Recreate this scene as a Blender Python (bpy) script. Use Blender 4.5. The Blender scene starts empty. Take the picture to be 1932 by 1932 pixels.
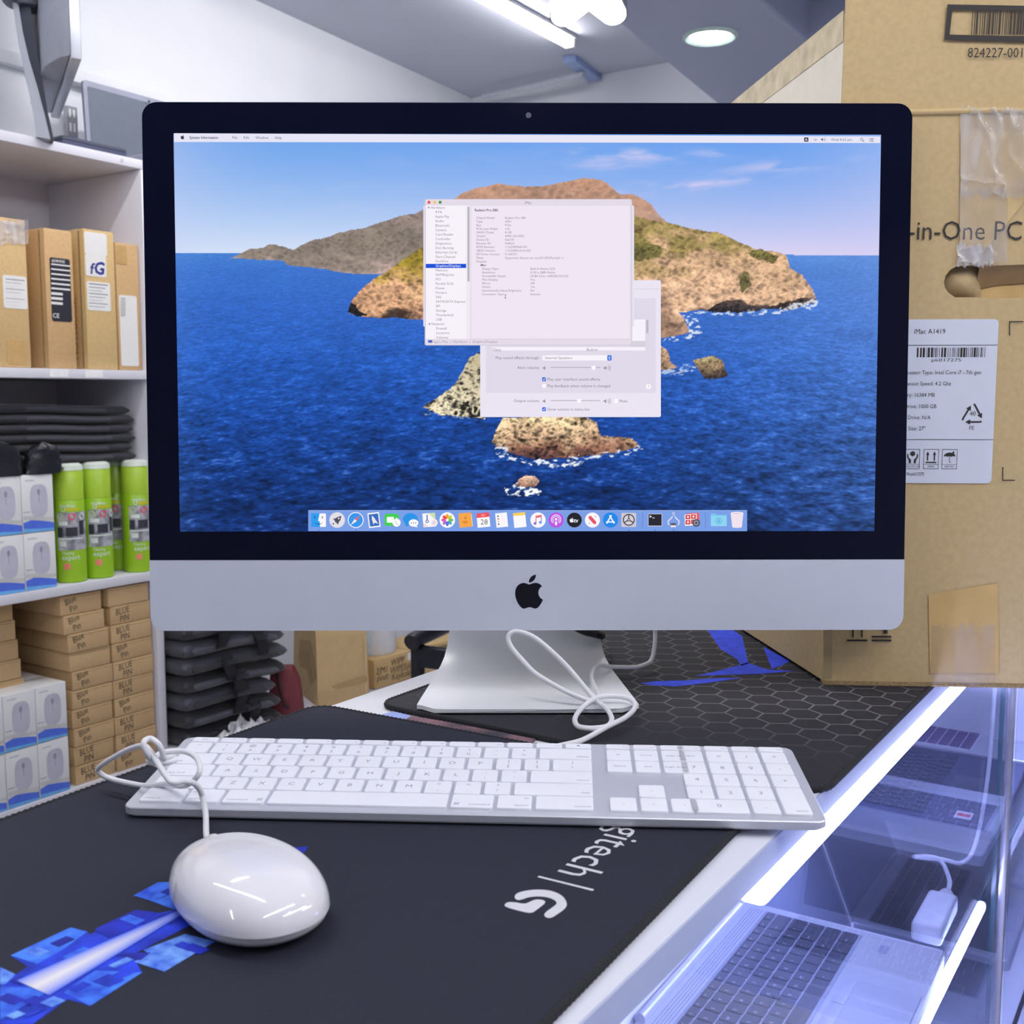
import bpy, bmesh, math, random
import numpy as np
from mathutils import Vector, Matrix

random.seed(7)
rng = np.random.default_rng(7)
SC = bpy.context.scene
COL = SC.collection

# ------------------------------------------------------------------ camera, world, exposure
F, CC, PITCH, H = 2063.0, 966.0, 0.1056, 0.2643      # table top is z = 0, floor z = -0.95
cam = bpy.data.cameras.new('camera')
cam.sensor_width = 36.0
cam.lens = F / 1932.0 * 36.0
cam.clip_start = 0.02
cam.dof.use_dof = True
cam.dof.focus_distance = 0.90
cam.dof.aperture_fstop = 18.0
cam_o = bpy.data.objects.new('camera', cam)
cam_o.location = (0, 0, H)
cam_o.rotation_euler = (math.pi / 2 - PITCH, 0, 0)
COL.objects.link(cam_o)
SC.camera = cam_o
SC.view_settings.view_transform = 'Standard'
SC.view_settings.look = 'None'
SC.view_settings.gamma = 1.0
SC.view_settings.use_curve_mapping = False
SC.view_settings.exposure = 0.0
SC.cycles.use_denoising = True
SC.cycles.max_bounces = 8
SC.cycles.transparent_max_bounces = 16
SC.cycles.sample_clamp_indirect = 6.0
world = bpy.data.worlds.new('world')
SC.world = world
world.use_nodes = True
world.node_tree.nodes['Background'].inputs[0].default_value = (0.80, 0.87, 1.0, 1)
world.node_tree.nodes['Background'].inputs[1].default_value = 0.35
TUBE_POWER, ROOM_TUBE_POWER, DOWN_POWER, STAR_POWER, CASE_POWER = 26.0, 40.0, 36.0, 10.0, 25.0

# ------------------------------------------------------------------ pixel -> world helpers (survey of the photograph)
def ray(px, py):
    u, v = (px - CC) / F, (CC - py) / F
    c, s = math.cos(PITCH), math.sin(PITCH)
    return Vector((u, c + v * s, v * c - s))
def at_z(px, py, z=0.0):
    r = ray(px, py); k = (z - H) / r.z
    return Vector((r.x * k, r.y * k, z))
def at_y(px, py, y):
    r = ray(px, py); k = y / r.y
    return Vector((r.x * k, y, H + r.z * k))
def on_plane(px, py, p0, n):
    r = ray(px, py); o = Vector((0, 0, H))
    k = (Vector(p0) - o).dot(n) / r.dot(n)
    return o + r * k

# ------------------------------------------------------------------ materials
def lin(c):
    out = []
    for x in c[:3]:
        x = x / 255.0
        out.append(x / 12.92 if x <= 0.04045 else ((x + 0.055) / 1.055) ** 2.4)
    return tuple(out) + (1.0,)
_mats = {}
def M(name, rgb, rough=0.5, metal=0.0, var=0.05, scale=60.0, bump=0.0, spec=0.5, coat=0.0, stretch=(1, 1, 1), var2=None, sheen=0.0, detail=4.0):
    if name in _mats: return _mats[name]
    m = bpy.data.materials.new(name); m.use_nodes = True
    nt = m.node_tree; b = nt.nodes['Principled BSDF']
    b.inputs['Roughness'].default_value = rough
    b.inputs['Metallic'].default_value = metal
    b.inputs['Specular IOR Level'].default_value = spec
    b.inputs['Coat Weight'].default_value = coat
    b.inputs['Sheen Weight'].default_value = sheen
    tc = nt.nodes.new('ShaderNodeTexCoord'); mp = nt.nodes.new('ShaderNodeMapping')
    mp.inputs['Scale'].default_value = stretch
    nz = nt.nodes.new('ShaderNodeTexNoise'); nz.inputs['Scale'].default_value = scale; nz.inputs['Detail'].default_value = detail
    rp = nt.nodes.new('ShaderNodeValToRGB')
    c = lin(rgb)
    lo = tuple(x * (1 - var * 1.6) for x in c[:3]) + (1,) if var2 is None else lin(var2)
    hi = tuple(min(1, x * (1 + var * 1.6)) for x in c[:3]) + (1,)
    rp.color_ramp.elements[0].position = 0.3; rp.color_ramp.elements[1].position = 0.7
    rp.color_ramp.elements[0].color = lo; rp.color_ramp.elements[1].color = hi
    L = nt.links.new
    L(tc.outputs['Object'], mp.inputs['Vector']); L(mp.outputs[0], nz.inputs['Vector'])
    L(nz.outputs['Fac'], rp.inputs[0]); L(rp.outputs[0], b.inputs['Base Color'])
    if bump:
        bp = nt.nodes.new('ShaderNodeBump'); bp.inputs['Strength'].default_value = bump; bp.inputs['Distance'].default_value = 0.002
        L(nz.outputs['Fac'], bp.inputs['Height']); L(bp.outputs[0], b.inputs['Normal'])
    _mats[name] = m
    return m
def EM(name, rgb, strength):
    if name in _mats: return _mats[name]
    m = bpy.data.materials.new(name); m.use_nodes = True
    nt = m.node_tree; nt.nodes.remove(nt.nodes['Principled BSDF'])
    e = nt.nodes.new('ShaderNodeEmission'); e.inputs[0].default_value = lin(rgb); e.inputs[1].default_value = strength
    nt.links.new(e.outputs[0], nt.nodes['Material Output'].inputs[0])
    _mats[name] = m
    return m
def SCR(name, rgb, k=1.0):
    """a lit patch of the display: emits, under the same glossy glass as the rest of the screen"""
    if name in _mats: return _mats[name]
    m = bpy.data.materials.new(name); m.use_nodes = True
    b = m.node_tree.nodes['Principled BSDF']
    b.inputs['Base Color'].default_value = (0.004, 0.004, 0.006, 1)
    b.inputs['Roughness'].default_value = 0.06
    b.inputs['Specular IOR Level'].default_value = 0.12
    b.inputs['Emission Color'].default_value = lin(rgb)
    b.inputs['Emission Strength'].default_value = k
    _mats[name] = m
    return m
def GLASS(name, tint=(235, 245, 243), f0=0.04):
    if name in _mats: return _mats[name]
    m = bpy.data.materials.new(name); m.use_nodes = True
    nt = m.node_tree; nt.nodes.remove(nt.nodes['Principled BSDF'])
    t = nt.nodes.new('ShaderNodeBsdfTransparent'); t.inputs[0].default_value = lin(tint)
    g = nt.nodes.new('ShaderNodeBsdfGlossy'); g.inputs['Roughness'].default_value = 0.0
    lw = nt.nodes.new('ShaderNodeLayerWeight'); lw.inputs[0].default_value = 0.5
    p = nt.nodes.new('ShaderNodeMath'); p.operation = 'POWER'; p.inputs[1].default_value = 5.0
    a = nt.nodes.new('ShaderNodeMath'); a.operation = 'MULTIPLY_ADD'; a.inputs[1].default_value = 1 - f0; a.inputs[2].default_value = f0
    mx = nt.nodes.new('ShaderNodeMixShader'); L = nt.links.new
    L(lw.outputs['Facing'], p.inputs[0]); L(p.outputs[0], a.inputs[0]); L(a.outputs[0], mx.inputs[0])
    L(t.outputs[0], mx.inputs[1]); L(g.outputs[0], mx.inputs[2]); L(mx.outputs[0], nt.nodes['Material Output'].inputs[0])
    _mats[name] = m
    return m
def ATTR(name, rough=0.6, emit=0.0, attr='paint'):
    if name in _mats: return _mats[name]
    m = bpy.data.materials.new(name); m.use_nodes = True
    nt = m.node_tree; b = nt.nodes['Principled BSDF']
    a = nt.nodes.new('ShaderNodeAttribute'); a.attribute_name = attr
    if emit:
        b.inputs['Base Color'].default_value = (0.004, 0.004, 0.006, 1)
        nt.links.new(a.outputs['Color'], b.inputs['Emission Color']); b.inputs['Emission Strength'].default_value = emit
        b.inputs['Specular IOR Level'].default_value = 0.12
    else:
        nt.links.new(a.outputs['Color'], b.inputs['Base Color'])
    b.inputs['Roughness'].default_value = rough
    _mats[name] = m
    return m

# ------------------------------------------------------------------ text outlines from Blender's own font
_tc = {}
def glyphs(s, bold=0.0):
    k = (s, bold)
    if k not in _tc:
        c = bpy.data.curves.new('writing', 'FONT'); c.body = s; c.size = 1.0; c.resolution_u = 2; c.offset = bold
        o = bpy.data.objects.new('writing', c); me = o.to_mesh()
        v = [tuple(p.co)[:2] for p in me.vertices]; f = [tuple(p.vertices) for p in me.polygons]
        o.to_mesh_clear(); bpy.data.objects.remove(o); bpy.data.curves.remove(c)
        _tc[k] = (v, f, max([p[0] for p in v], default=0.0))
    return _tc[k]

# ------------------------------------------------------------------ mesh builder: everything added becomes ONE mesh object
class MB:
    def __init__(s): s.v, s.f, s.m = [], [], []
    def add(s, vs, fs, mi=0, X=None, fn=None):
        n = len(s.v)
        for p in vs:
            p = Vector(p)
            if fn: p = Vector(fn(p))
            if X is not None: p = X @ p
            s.v.append(tuple(p))
        for f in fs: s.f.append(tuple(i + n for i in f)); s.m.append(mi)
        return s
    def box(s, x0, x1, y0, y1, z0, z1, mi=0, X=None):
        vs = [(x, y, z) for z in (z0, z1) for y in (y0, y1) for x in (x0, x1)]
        return s.add(vs, [(0, 2, 3, 1), (4, 5, 7, 6), (0, 1, 5, 4), (2, 6, 7, 3), (0, 4, 6, 2), (1, 3, 7, 5)], mi, X)
    def prism(s, poly, z0, z1, mi=0, X=None, fn=None, chamfer=0.0, top_mi=None):
        n = len(poly)
        a = sum(poly[i][0] * poly[(i + 1) % n][1] - poly[(i + 1) % n][0] * poly[i][1] for i in range(n))
        if a < 0: poly = poly[::-1]
        rings = [(poly, z0)]
        if chamfer:
            c = Vector((sum(p[0] for p in poly) / n, sum(p[1] for p in poly) / n))
            ins = []
            for i in range(n):
                p0, p1, p2 = Vector(poly[i - 1][:2]), Vector(poly[i][:2]), Vector(poly[(i + 1) % n][:2])
                d1 = (p1 - p0); d2 = (p2 - p1)
                d1 = d1.normalized() if d1.length > 1e-9 else d2.normalized(); d2 = d2.normalized() if d2.length > 1e-9 else d1
                nn = Vector((-d1.y - d2.y, d1.x + d2.x)); nn = nn.normalized() if nn.length > 1e-6 else Vector((-d1.y, d1.x))
                ins.append(tuple(p1 + nn * chamfer))
            rings += [(poly, z1 - chamfer), (ins, z1)]
        else: rings += [(poly, z1)]
        vs = [(p[0], p[1], z) for r, z in rings for p in r]
        fs = [tuple(range(n - 1, -1, -1))]
        for k in range(len(rings) - 1):
            fs += [(k * n + i, k * n + (i + 1) % n, (k + 1) * n + (i + 1) % n, (k + 1) * n + i) for i in range(n)]
        s.add(vs, fs, mi, X, fn)
        top = len(s.v) - n
        s.f.append(tuple(top + i for i in range(n))); s.m.append(mi if top_mi is None else top_mi)
        return s
    def poly(s, pts, mi=0, X=None): return s.add(pts, [tuple(range(len(pts)))], mi, X)
    def tube(s, pts, r, n=8, mi=0, closed=False, rad=None, X=None):
        pts = [Vector(p) for p in pts]; N = len(pts); vs = []
        up = None
        for i, p in enumerate(pts):
            a = pts[i - 1] if (i or closed) else p; b = pts[(i + 1) % N] if (i < N - 1 or closed) else p
            t = (b - a).normalized()
            if up is None: up = Vector((0, 0, 1)) if abs(t.z) < 0.9 else Vector((1, 0, 0))
            x = t.cross(up); x = x.normalized() if x.length > 1e-6 else t.orthogonal().normalized()
            up = x.cross(t).normalized()
            rr = r if rad is None else rad[i]
            for k in range(n):
                w = 2 * math.pi * k / n
                vs.append(p + (x * math.cos(w) + up * math.sin(w)) * rr)
        fs = []
        for i in range(N if closed else N - 1):
            j = (i + 1) % N
            fs += [(i * n + k, i * n + (k + 1) % n, j * n + (k + 1) % n, j * n + k) for k in range(n)]
        if not closed: fs += [tuple(range(n - 1, -1, -1)), tuple((N - 1) * n + k for k in range(n))]
        return s.add(vs, fs, mi, X)
    def lathe(s, prof, n=24, mi=0, X=None, mis=None):
        vs = [(r * math.cos(2 * math.pi * k / n), r * math.sin(2 * math.pi * k / n), z) for r, z in prof for k in range(n)]
        b = len(s.v); s.add(vs, [], 0, X)
        for i in range(len(prof) - 1):
            for k in range(n):
                s.f.append((b + i * n + k, b + i * n + (k + 1) % n, b + (i + 1) * n + (k + 1) % n, b + (i + 1) * n + k)); s.m.append(mis[i] if mis else mi)
        s.f.append(tuple(b + k for k in range(n - 1, -1, -1))); s.m.append(mis[0] if mis else mi)
        s.f.append(tuple(b + (len(prof) - 1) * n + k for k in range(n))); s.m.append(mis[-1] if mis else mi)
        return s
    def grid(s, P, mi=0, X=None, wrap=False):
        """P: rows x cols of points"""
        R, C = len(P), len(P[0])
        fs = []
        for i in range(R - 1):
            for j in range(C if wrap else C - 1):
                k = (j + 1) % C
                fs.append((i * C + j, i * C + k, (i + 1) * C + k, (i + 1) * C + j))
        return s.add([p for r in P for p in r], fs, mi, X)
    def text(s, t, size, X, mi=0, align='L', bold=0.0, sx=1.0, slant=0.0, fn=None):
        v, f, w = glyphs(t, bold)
        dx = 0 if align == 'L' else (-w / 2 if align == 'C' else -w)
        return s.add([((x + dx + y * slant) * size * sx, y * size, 0) for x, y in v], f, mi, X, fn)
    def build(s, name, mats, parent=None, loc=None, rot=None, smooth=35, bevel=0.0, seg=2, kind=None):
        me = bpy.data.meshes.new(name)
        me.from_pydata(s.v, [], s.f)
        mats = mats if isinstance(mats, (list, tuple)) else [mats]
        for m in mats: me.materials.append(m)
        if len(mats) > 1: me.polygons.foreach_set('material_index', s.m)
        if bevel:
            bm = bmesh.new(); bm.from_mesh(me)
            bmesh.ops.remove_doubles(bm, verts=bm.verts, dist=1e-6)
            es = [e for e in bm.edges if len(e.link_faces) == 2 and e.calc_face_angle(0) > 0.6]
            bmesh.ops.bevel(bm, geom=es, offset=bevel, segments=seg, profile=0.5, affect='EDGES', clamp_overlap=True)
            bm.to_mesh(me); bm.free()
        me.polygons.foreach_set('use_smooth', [True] * len(me.polygons))
        me.set_sharp_from_angle(angle=math.radians(smooth))
        me.validate()
        o = bpy.data.objects.new(name, me); COL.objects.link(o)
        if parent is not None: o.parent = parent
        if loc is not None: o.location = loc
        if rot is not None: o.rotation_euler = rot if hasattr(rot, '__len__') else (0, 0, rot)
        if kind: o['kind'] = kind
        return o
def tag(o, label, cat, group=None, kind=None):
    o['label'] = label; o['category'] = cat
    if group: o['group'] = group
    if kind: o['kind'] = kind
    return o
def thing(name, label, cat, loc=(0, 0, 0), rz=0.0, group=None, rot=None):
    o = bpy.data.objects.new(name, None); COL.objects.link(o)
    o.empty_display_size = 0.02
    o.location = loc; o.rotation_euler = rot if rot else (0, 0, rz)
    return tag(o, label, cat, group)
def copy_tree(o, parent=None):
    c = o.copy(); COL.objects.link(c)
    if parent is not None: c.parent = parent
    for ch in list(o.children): copy_tree(ch, c)
    return c
def rrect(x0, x1, y0, y1, r, n=5):
    rs = r if hasattr(r, '__len__') else (r,) * 4      # corner order: x1y0, x1y1, x0y1, x0y0
    out = []
    for (cx, cy, a), q in zip(((x1, y0, -90), (x1, y1, 0), (x0, y1, 90), (x0, y0, 180)), rs):
        sx, sy = (-1 if cx == x1 else 1), (-1 if cy == y1 else 1)
        if q <= 0: out.append((cx, cy)); continue
        for k in range(n + 1):
            w = math.radians(a + 90.0 * k / n)
            out.append((cx + sx * q + q * math.cos(w), cy + sy * q + q * math.sin(w)))
    return out
def circ(cx, cy, r, n=20, ry=None): return [(cx + r * math.cos(2 * math.pi * k / n), cy + (ry or r) * math.sin(2 * math.pi * k / n)) for k in range(n)]
def spline(pts, k=6, closed=False):
    P = [Vector(p) for p in pts]; N = len(P); out = []
    for i in range(N if closed else N - 1):
        if closed: a, b, c, d = P[i - 1], P[i], P[(i + 1) % N], P[(i + 2) % N]
        else: a, b, c, d = P[max(i - 1, 0)], P[i], P[i + 1], P[min(i + 2, N - 1)]
        for j in range(k):
            t = j / k
            out.append(0.5 * ((2 * b) + (c - a) * t + (2 * a - 5 * b + 4 * c - d) * t * t + (3 * b - a - 3 * c + d) * t ** 3))
    if not closed: out.append(P[-1])
    return out
def frame_x(o, x, y):
    """matrix from 2-D sheet coordinates: origin o, unit vectors x, y"""
    z = x.cross(y)
    return Matrix(((x.x, y.x, z.x, o.x), (x.y, y.y, z.y, o.y), (x.z, y.z, z.z, o.z), (0, 0, 0, 1)))
def svg_path(d, n=6):
    """closed outlines of a relative-cubic path"""
    import re
    tk = re.findall(r'[MmCcZzLl]|-?\d*\.?\d+', d); i = 0; out = []; cur = None; p = (0.0, 0.0); cmd = None
    while i < len(tk):
        if tk[i].isalpha(): cmd = tk[i]; i += 1
        if cmd in 'Zz': continue
        if cmd == 'M': p = (float(tk[i]), float(tk[i + 1])); i += 2; cur = [p]; out.append(cur)
        elif cmd == 'c':
            q = [(p[0] + float(tk[i + 2 * j]), p[1] + float(tk[i + 2 * j + 1])) for j in range(3)]; i += 6
            for k in range(1, n + 1):
                t = k / n; u = 1 - t
                cur.append(tuple(u ** 3 * p[e] + 3 * u * u * t * q[0][e] + 3 * u * t * t * q[1][e] + t ** 3 * q[2][e] for e in (0, 1)))
            p = q[2]
    return [c[:-1] if (abs(c[0][0] - c[-1][0]) + abs(c[0][1] - c[-1][1])) < 1e-3 else c for c in out]
FRUIT = svg_path("M12.152 6.896c-.948 0-2.415-1.078-3.96-1.04-2.04.027-3.91 1.183-4.961 3.014-2.117 3.675-.546 9.103 1.519 12.09 1.013 1.454 2.208 3.09 3.792 3.039 1.52-.065 2.09-.987 3.935-.987 1.831 0 2.35.987 3.96.948 1.637-.026 2.676-1.48 3.676-2.948 1.156-1.688 1.636-3.325 1.662-3.415-.039-.013-3.182-1.221-3.22-4.857-.026-3.04 2.48-4.494 2.597-4.559-1.429-2.09-3.623-2.324-4.39-2.376-2-.156-3.675 1.09-4.61 1.09zM15.53 3.83c.843-1.012 1.4-2.427 1.245-3.83-1.207.052-2.662.805-3.532 1.818-.78.896-1.454 2.338-1.273 3.714 1.338.104 2.715-.688 3.559-1.701".replace('.052-2.662', '.052 -2.662').replace('-', ' -'))

# ================================================================== SETTING
def struct(o):
    o['kind'] = 'structure'; return o
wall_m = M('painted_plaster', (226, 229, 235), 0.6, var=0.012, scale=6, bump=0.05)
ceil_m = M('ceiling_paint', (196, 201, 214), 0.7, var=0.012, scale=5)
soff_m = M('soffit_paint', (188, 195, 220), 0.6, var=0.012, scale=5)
floor_m = M('floor_tile', (214, 213, 216), 0.25, var=0.05, scale=3)
CEIL_Z, SOFF_Z, FLOOR_Z = 1.333, 1.110, -0.95
A33, A28, A25 = math.radians(33.3), math.radians(29.3), math.radians(33.3)
def dirv(a): return Vector((math.sin(a), math.cos(a), 0))
WL0 = Vector((-.76 - .836 * .335, 2.3 + .549 * .335, 0)); dL = dirv(A28)
BL = WL0 + dL * 1.83                                   # back corner of left wall
dB = Vector((math.cos(A33), -math.sin(A33), 0))
def hit(p, d, q, e):
    k = ((q.x - p.x) * e.y - (q.y - p.y) * e.x) / (d.x * e.y - d.y * e.x); return p + d * k
s0 = at_z(1170, 42, SOFF_Z); s1 = at_z(1352, 193, SOFF_Z); sd = (s1 - s0).normalized(); s0 = Vector((s0.x, s0.y, 0))
BM = hit(s0, sd, BL, dB); B2 = BM + sd * 1.5; B3 = B2 + dB * 3.2
FR = B3 - dL * 8.6; FL = BL - dL * 7.4
ROOM = [(p.x, p.y) for p in (FL, FR, B3, B2, BM, BL)]
def wall(name, p, q):
    d = (q - p).normalized(); n = Vector((d.y, -d.x, 0))
    mid = (FL + FR + B3 + BL) / 4
    if (mid - p).dot(n) > 0: n = -n
    pts = [p - d * 0.0, q + d * 0.0, q + n * 0.08, p + n * 0.08]
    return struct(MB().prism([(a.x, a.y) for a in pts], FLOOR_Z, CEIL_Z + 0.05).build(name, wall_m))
wall('wall_left', FL, BL); wall('wall_back', BL, BM); wall('wall_return', BM, B2); wall('wall_far', B2, B3); wall('wall_right', B3, FR); wall('wall_front', FR, FL)
struct(MB().prism(ROOM, FLOOR_Z - 0.06, FLOOR_Z).build('floor', floor_m))
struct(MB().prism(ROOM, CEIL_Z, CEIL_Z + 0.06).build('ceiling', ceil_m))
# lowered soffit over the customer side, with a recess
sS = hit(s0, sd, FL, (FR - FL).normalized())
rc = at_z(1525, 85, SOFF_Z); ra = at_z(1428, 0, SOFF_Z); rd = (ra - rc).normalized()
r2 = rc + rd * 1.6; r3 = r2 + dB * 0.55; r4 = rc + dB * 0.55
bm = MB()
for q in ([sS, B2, rc, r2], [B2, B3, r4, rc], [r4, B3, FR, r3], [r3, FR, sS, r2]):
    bm.prism([(p.x, p.y) for p in q], SOFF_Z, CEIL_Z - 0.001)
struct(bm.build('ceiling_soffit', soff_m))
# ledge along the left wall above the shelf, cable trunking under the ceiling
def shelf_dir(): return dirv(A25)
SH0 = Vector((-0.76, 2.3, 0)); SU = dirv(A25); SB = Vector((-SU.y, SU.x, 0))   # along the shelf, into the shelf
lp = on_plane(150, 138, SH0 + SB * 0.33, SB)
X = frame_x(Vector((SH0.x + SB.x * 0.33, SH0.y + SB.y * 0.33, 0)), SU, SB)
struct(MB().box(-1.6, 1.0, -0.02, 0.012, lp.z - 0.028, lp.z, X=X).build('trim_1', wall_m, bevel=0.003))
p, q = at_z(912, 184, CEIL_Z - 0.03), at_z(1100, 143, CEIL_Z - 0.03)
trim_m = M('trunking_plastic', (196, 200, 210), 0.5)
struct(MB().tube([p + Vector((0, -.02, 0)), (p + q) / 2 + Vector((0, -.02, -.004)), q + Vector((0, -.02, 0))], 0.010, 8).build('trim_2', trim_m))

# ------------------------------------------------------------------ lamps of the room
tube_e = EM('tube_light', (255, 250, 250), TUBE_POWER)
tube_body = M('lamp_housing', (235, 236, 240), 0.4)
tube_e2 = EM('tube_light_room', (255, 251, 248), ROOM_TUBE_POWER)
def tube_lamp(p, q, label, w=0.034, z=CEIL_Z, em=None):
    p, q = Vector(p), Vector(q); d = (q - p); L = d.length; a = math.atan2(d.y, d.x)
    t = thing('tube_lamp', label, 'lamp', (p.x, p.y, z), a, 'tube lamps of the shop')
    MB().box(0, L, -w / 2 - .004, w / 2 + .004, -0.012, -0.0005).build('housing', tube_body, t, bevel=0.002)
    MB().prism([(-w / 2, -.012), (-w / 2 + .006, -.036), (w / 2 - .006, -.036), (w / 2, -.012)], 0.012, L - 0.012,
               X=Matrix(((0, 0, 1, 0), (1, 0, 0, 0), (0, 1, 0, 0), (0, 0, 0, 1)))).build('diffuser', em or tube_e, t, bevel=0.004)
    for x in (0.0, L - 0.012): MB().box(x, x + .012, -w / 2, w / 2, -0.036, -.0005).build('end_cap', tube_body, t, bevel=0.003)
    return t
ta, tb = at_z(1077, 88, CEIL_Z - .03), at_z(905, -4, CEIL_Z - .03)
td = (tb - ta).normalized()
tube_lamp(ta, ta + td * 1.2, 'lit white tube lamp running along the ceiling towards the back wall')
tube_lamp(Vector((-.75, 1.35, 0)), Vector((-.75, 1.35, 0)) + dirv(A33) * 1.2, 'unseen tube lamp added on the ceiling to brighten the shelving', em=EM('shelf_fill_tube', (255, 251, 248), ROOM_TUBE_POWER * 1.5))  # added out of view to lift the light on the shelves
for (x, y, cross, z, lab) in ((-1.45, -.6, 0, SOFF_Z, 'lit tube lamp under the soffit, farthest from the carton'), (.35, .05, 0, SOFF_Z, 'lit tube lamp under the soffit above the near end of the counter'), (-.55, .80, 1, SOFF_Z, 'lit tube lamp set crosswise over the keyboard'),
                         (1.15, .30, 0, SOFF_Z, 'added fill tube lamp under the soffit in front of the glass case'), (1.9, .9, 0, SOFF_Z, 'added fill tube lamp under the soffit beyond the side counter')):
    c = Vector((x, y, 0)); e = dB * 0.6 if cross else dirv(A33) * 0.6
    tube_lamp(c - e, c + e, lab, z=z, em=tube_e2)  # the two tubes past the counter front are added fill light
# the unlit batten in line with the lit tube
ba, bb = at_z(1074, 104, CEIL_Z), at_z(1124, 143, CEIL_Z); bd = bb - ba
t = thing('lamp_batten', 'unlit blue-grey batten in line with the lit ceiling tube', 'batten', (ba.x, ba.y, CEIL_Z), math.atan2(bd.y, bd.x))
MB().box(0, bd.length, -.022, .022, -.02, -.0005).build('channel', M('batten_blue', (150, 170, 215), 0.4), t, bevel=.002)
MB().box(bd.length - .01, bd.length + .006, -.026, .026, -.024, -.0005).build('end_cap', trim_m, t, bevel=.002)
# star lamp
star_c = at_z(1112, -34, SOFF_Z - .035)
t = thing('star_lamp', 'star-shaped white ceiling lamp with a chrome rim', 'lamp', (star_c.x, star_c.y, SOFF_Z - .035), rot=(math.radians(-30), 0, 0))
def star(R, r, rr):
    pts = []
    for k in range(5):
        a = 2 * math.pi * k / 5 + math.radians(52)
        for j in range(-3, 4):
            w = a + j * 0.42
            pts.append((R * math.cos(a) + rr * math.cos(w), R * math.sin(a) + rr * math.sin(w)))
        b = a + math.pi / 5
        pts.append((r * math.cos(b), r * math.sin(b)))
    return pts
MB().prism(star(.088, .060, .028), -.010, .016).build('rim', M('chrome', (200, 202, 208), 0.12, metal=1.0, var=.01), t)
MB().prism(star(.0855, .057, .0255), -.013, -.0101).build('diffuser', EM('star_light', (255, 251, 250), STAR_POWER), t)
MB().lathe([(0.010, 0), (0.010, .046)], 16, X=Matrix.Rotation(math.radians(30), 4, 'X') @ Matrix.Translation((0, 0, -.012))).build('mount', tube_body, t)
# down lights in the soffit
def down(px_py, label):
    c = at_z(px_py[0], px_py[1], SOFF_Z) if px_py[1] > -1 and px_py[0] > 50 else Vector((px_py[0], px_py[1], 0))
    t = thing('downlight', label, 'lamp', (c.x, c.y, SOFF_Z), 0, 'downlights in the soffit')
    MB().lathe([(0.065, -0.0005), (0.065, -0.004), (0.058, -0.008), (0.048, -0.004), (0.047, -.0005)], 32).build('trim_ring', M('downlight_ring', (205, 228, 222), 0.3), t)
    MB().lathe([(0.047, -0.0045), (0.047, -0.002)], 32).build('diffuser', EM('down_light', (250, 255, 252), DOWN_POWER), t)
    return t
down((1340, 67), 'lit round downlight in the lowered soffit, nearest the back wall')
for i, (x, y) in enumerate(((0.75, 1.1), (0.9, 0.1), (1.3, -.8), (1.7, 0.7))):
    down((x, y), 'lit round downlight in the lowered soffit, %s from the back wall' % ('second', 'third', 'fourth', 'fifth')[i])

# ================================================================== DISPLAY COUNTER (local x: towards the customer, local y: along the counter)
CO = Vector((0.1187, 0.5527, 0))
cu, cn = dirv(A33), Vector((math.cos(A33), -math.sin(A33), 0))
def C2W(t, s, z=0.0): return Vector((CO.x + cn.x * t + cu.x * s, CO.y + cn.y * t + cu.y * s, z))
def W2C(p):
    r = Vector((p.x - CO.x, p.y - CO.y, 0)); return r.dot(cn), r.dot(cu)
white_pl = M('counter_white', (224, 226, 232), 0.35, var=0.02, scale=20)
lam = M('counter_laminate', (214, 218, 230), 0.4, var=0.015, scale=12)
glass = GLASS('clear_glass', (242, 244, 250))
glass_edge = M('glass_edge', (60, 110, 120), 0.15, var=.05)
case_e = EM('case_strip', (184, 192, 255), CASE_POWER * 2.2)
alu = M('aluminium_profile', (190, 193, 200), 0.3, metal=0.85, var=.03)
S_END = 0.79                                            # where the second case begins
ct = thing('display_counter', 'white glass-fronted display counter lit inside by white strips', 'counter', (CO.x, CO.y, 0), -A33)
MB().box(-.43, -.060, -.62, 1.55, -.018, 0).build('top_panel', white_pl, ct, bevel=.002)
MB().box(-.060, -.0122, -.62, 1.55, -.0172, 0.0004).build('edge_strip', lam, ct, bevel=.001)
MB().box(-.0121, -.0110, -.62, 1.55, -.0173, 0.0002).build('shaded_front', M('front_shade_blue', (176, 186, 214), .4, var=.01), ct)  # thin sheet whose blue-grey stands for shade on the strip's front
MB().box(-.43, -.415, -.62, 1.55, -.95, -.018).build('back_panel', white_pl, ct)
MB().box(-.43, -.004, -.62, 1.55, -.95, -.605).build('base_cabinet', white_pl, ct)
MB().box(-.415, -.010, 1.535, 1.55, -.605, -.018).build('end_panel', white_pl, ct)
MB().box(-.415, -.0262, -.62, 1.53, -.366, -.358).build('glass_shelf', [glass], ct)
MB().box(-.0260, -.0248, -.62, 1.53, -.366, -.358).build('shelf_edge', glass_edge, ct)
# strip lights: a round diffuser in a clip rail
MB().box(-.031, -.0118, .077, 1.52, -.0405, -.0176).build('upper_strip_light', case_e, ct, bevel=.005, seg=3)
MB().box(-.0285, -.0195, -.55, .90, -.3800, -.3675).build('lower_strip_light', case_e, ct, bevel=.004, seg=3)
MB().box(-.412, -.400, .30, 1.52, -.378, -.3665).build('rear_fill_strip', case_e, ct, bevel=.003)  # added under the shelf at the back to brighten the lower level
MB().box(-.050, -.0335, .06, 1.53, -.0176, -.0173).build('strip_rail', alu, ct)
pp = None
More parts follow.
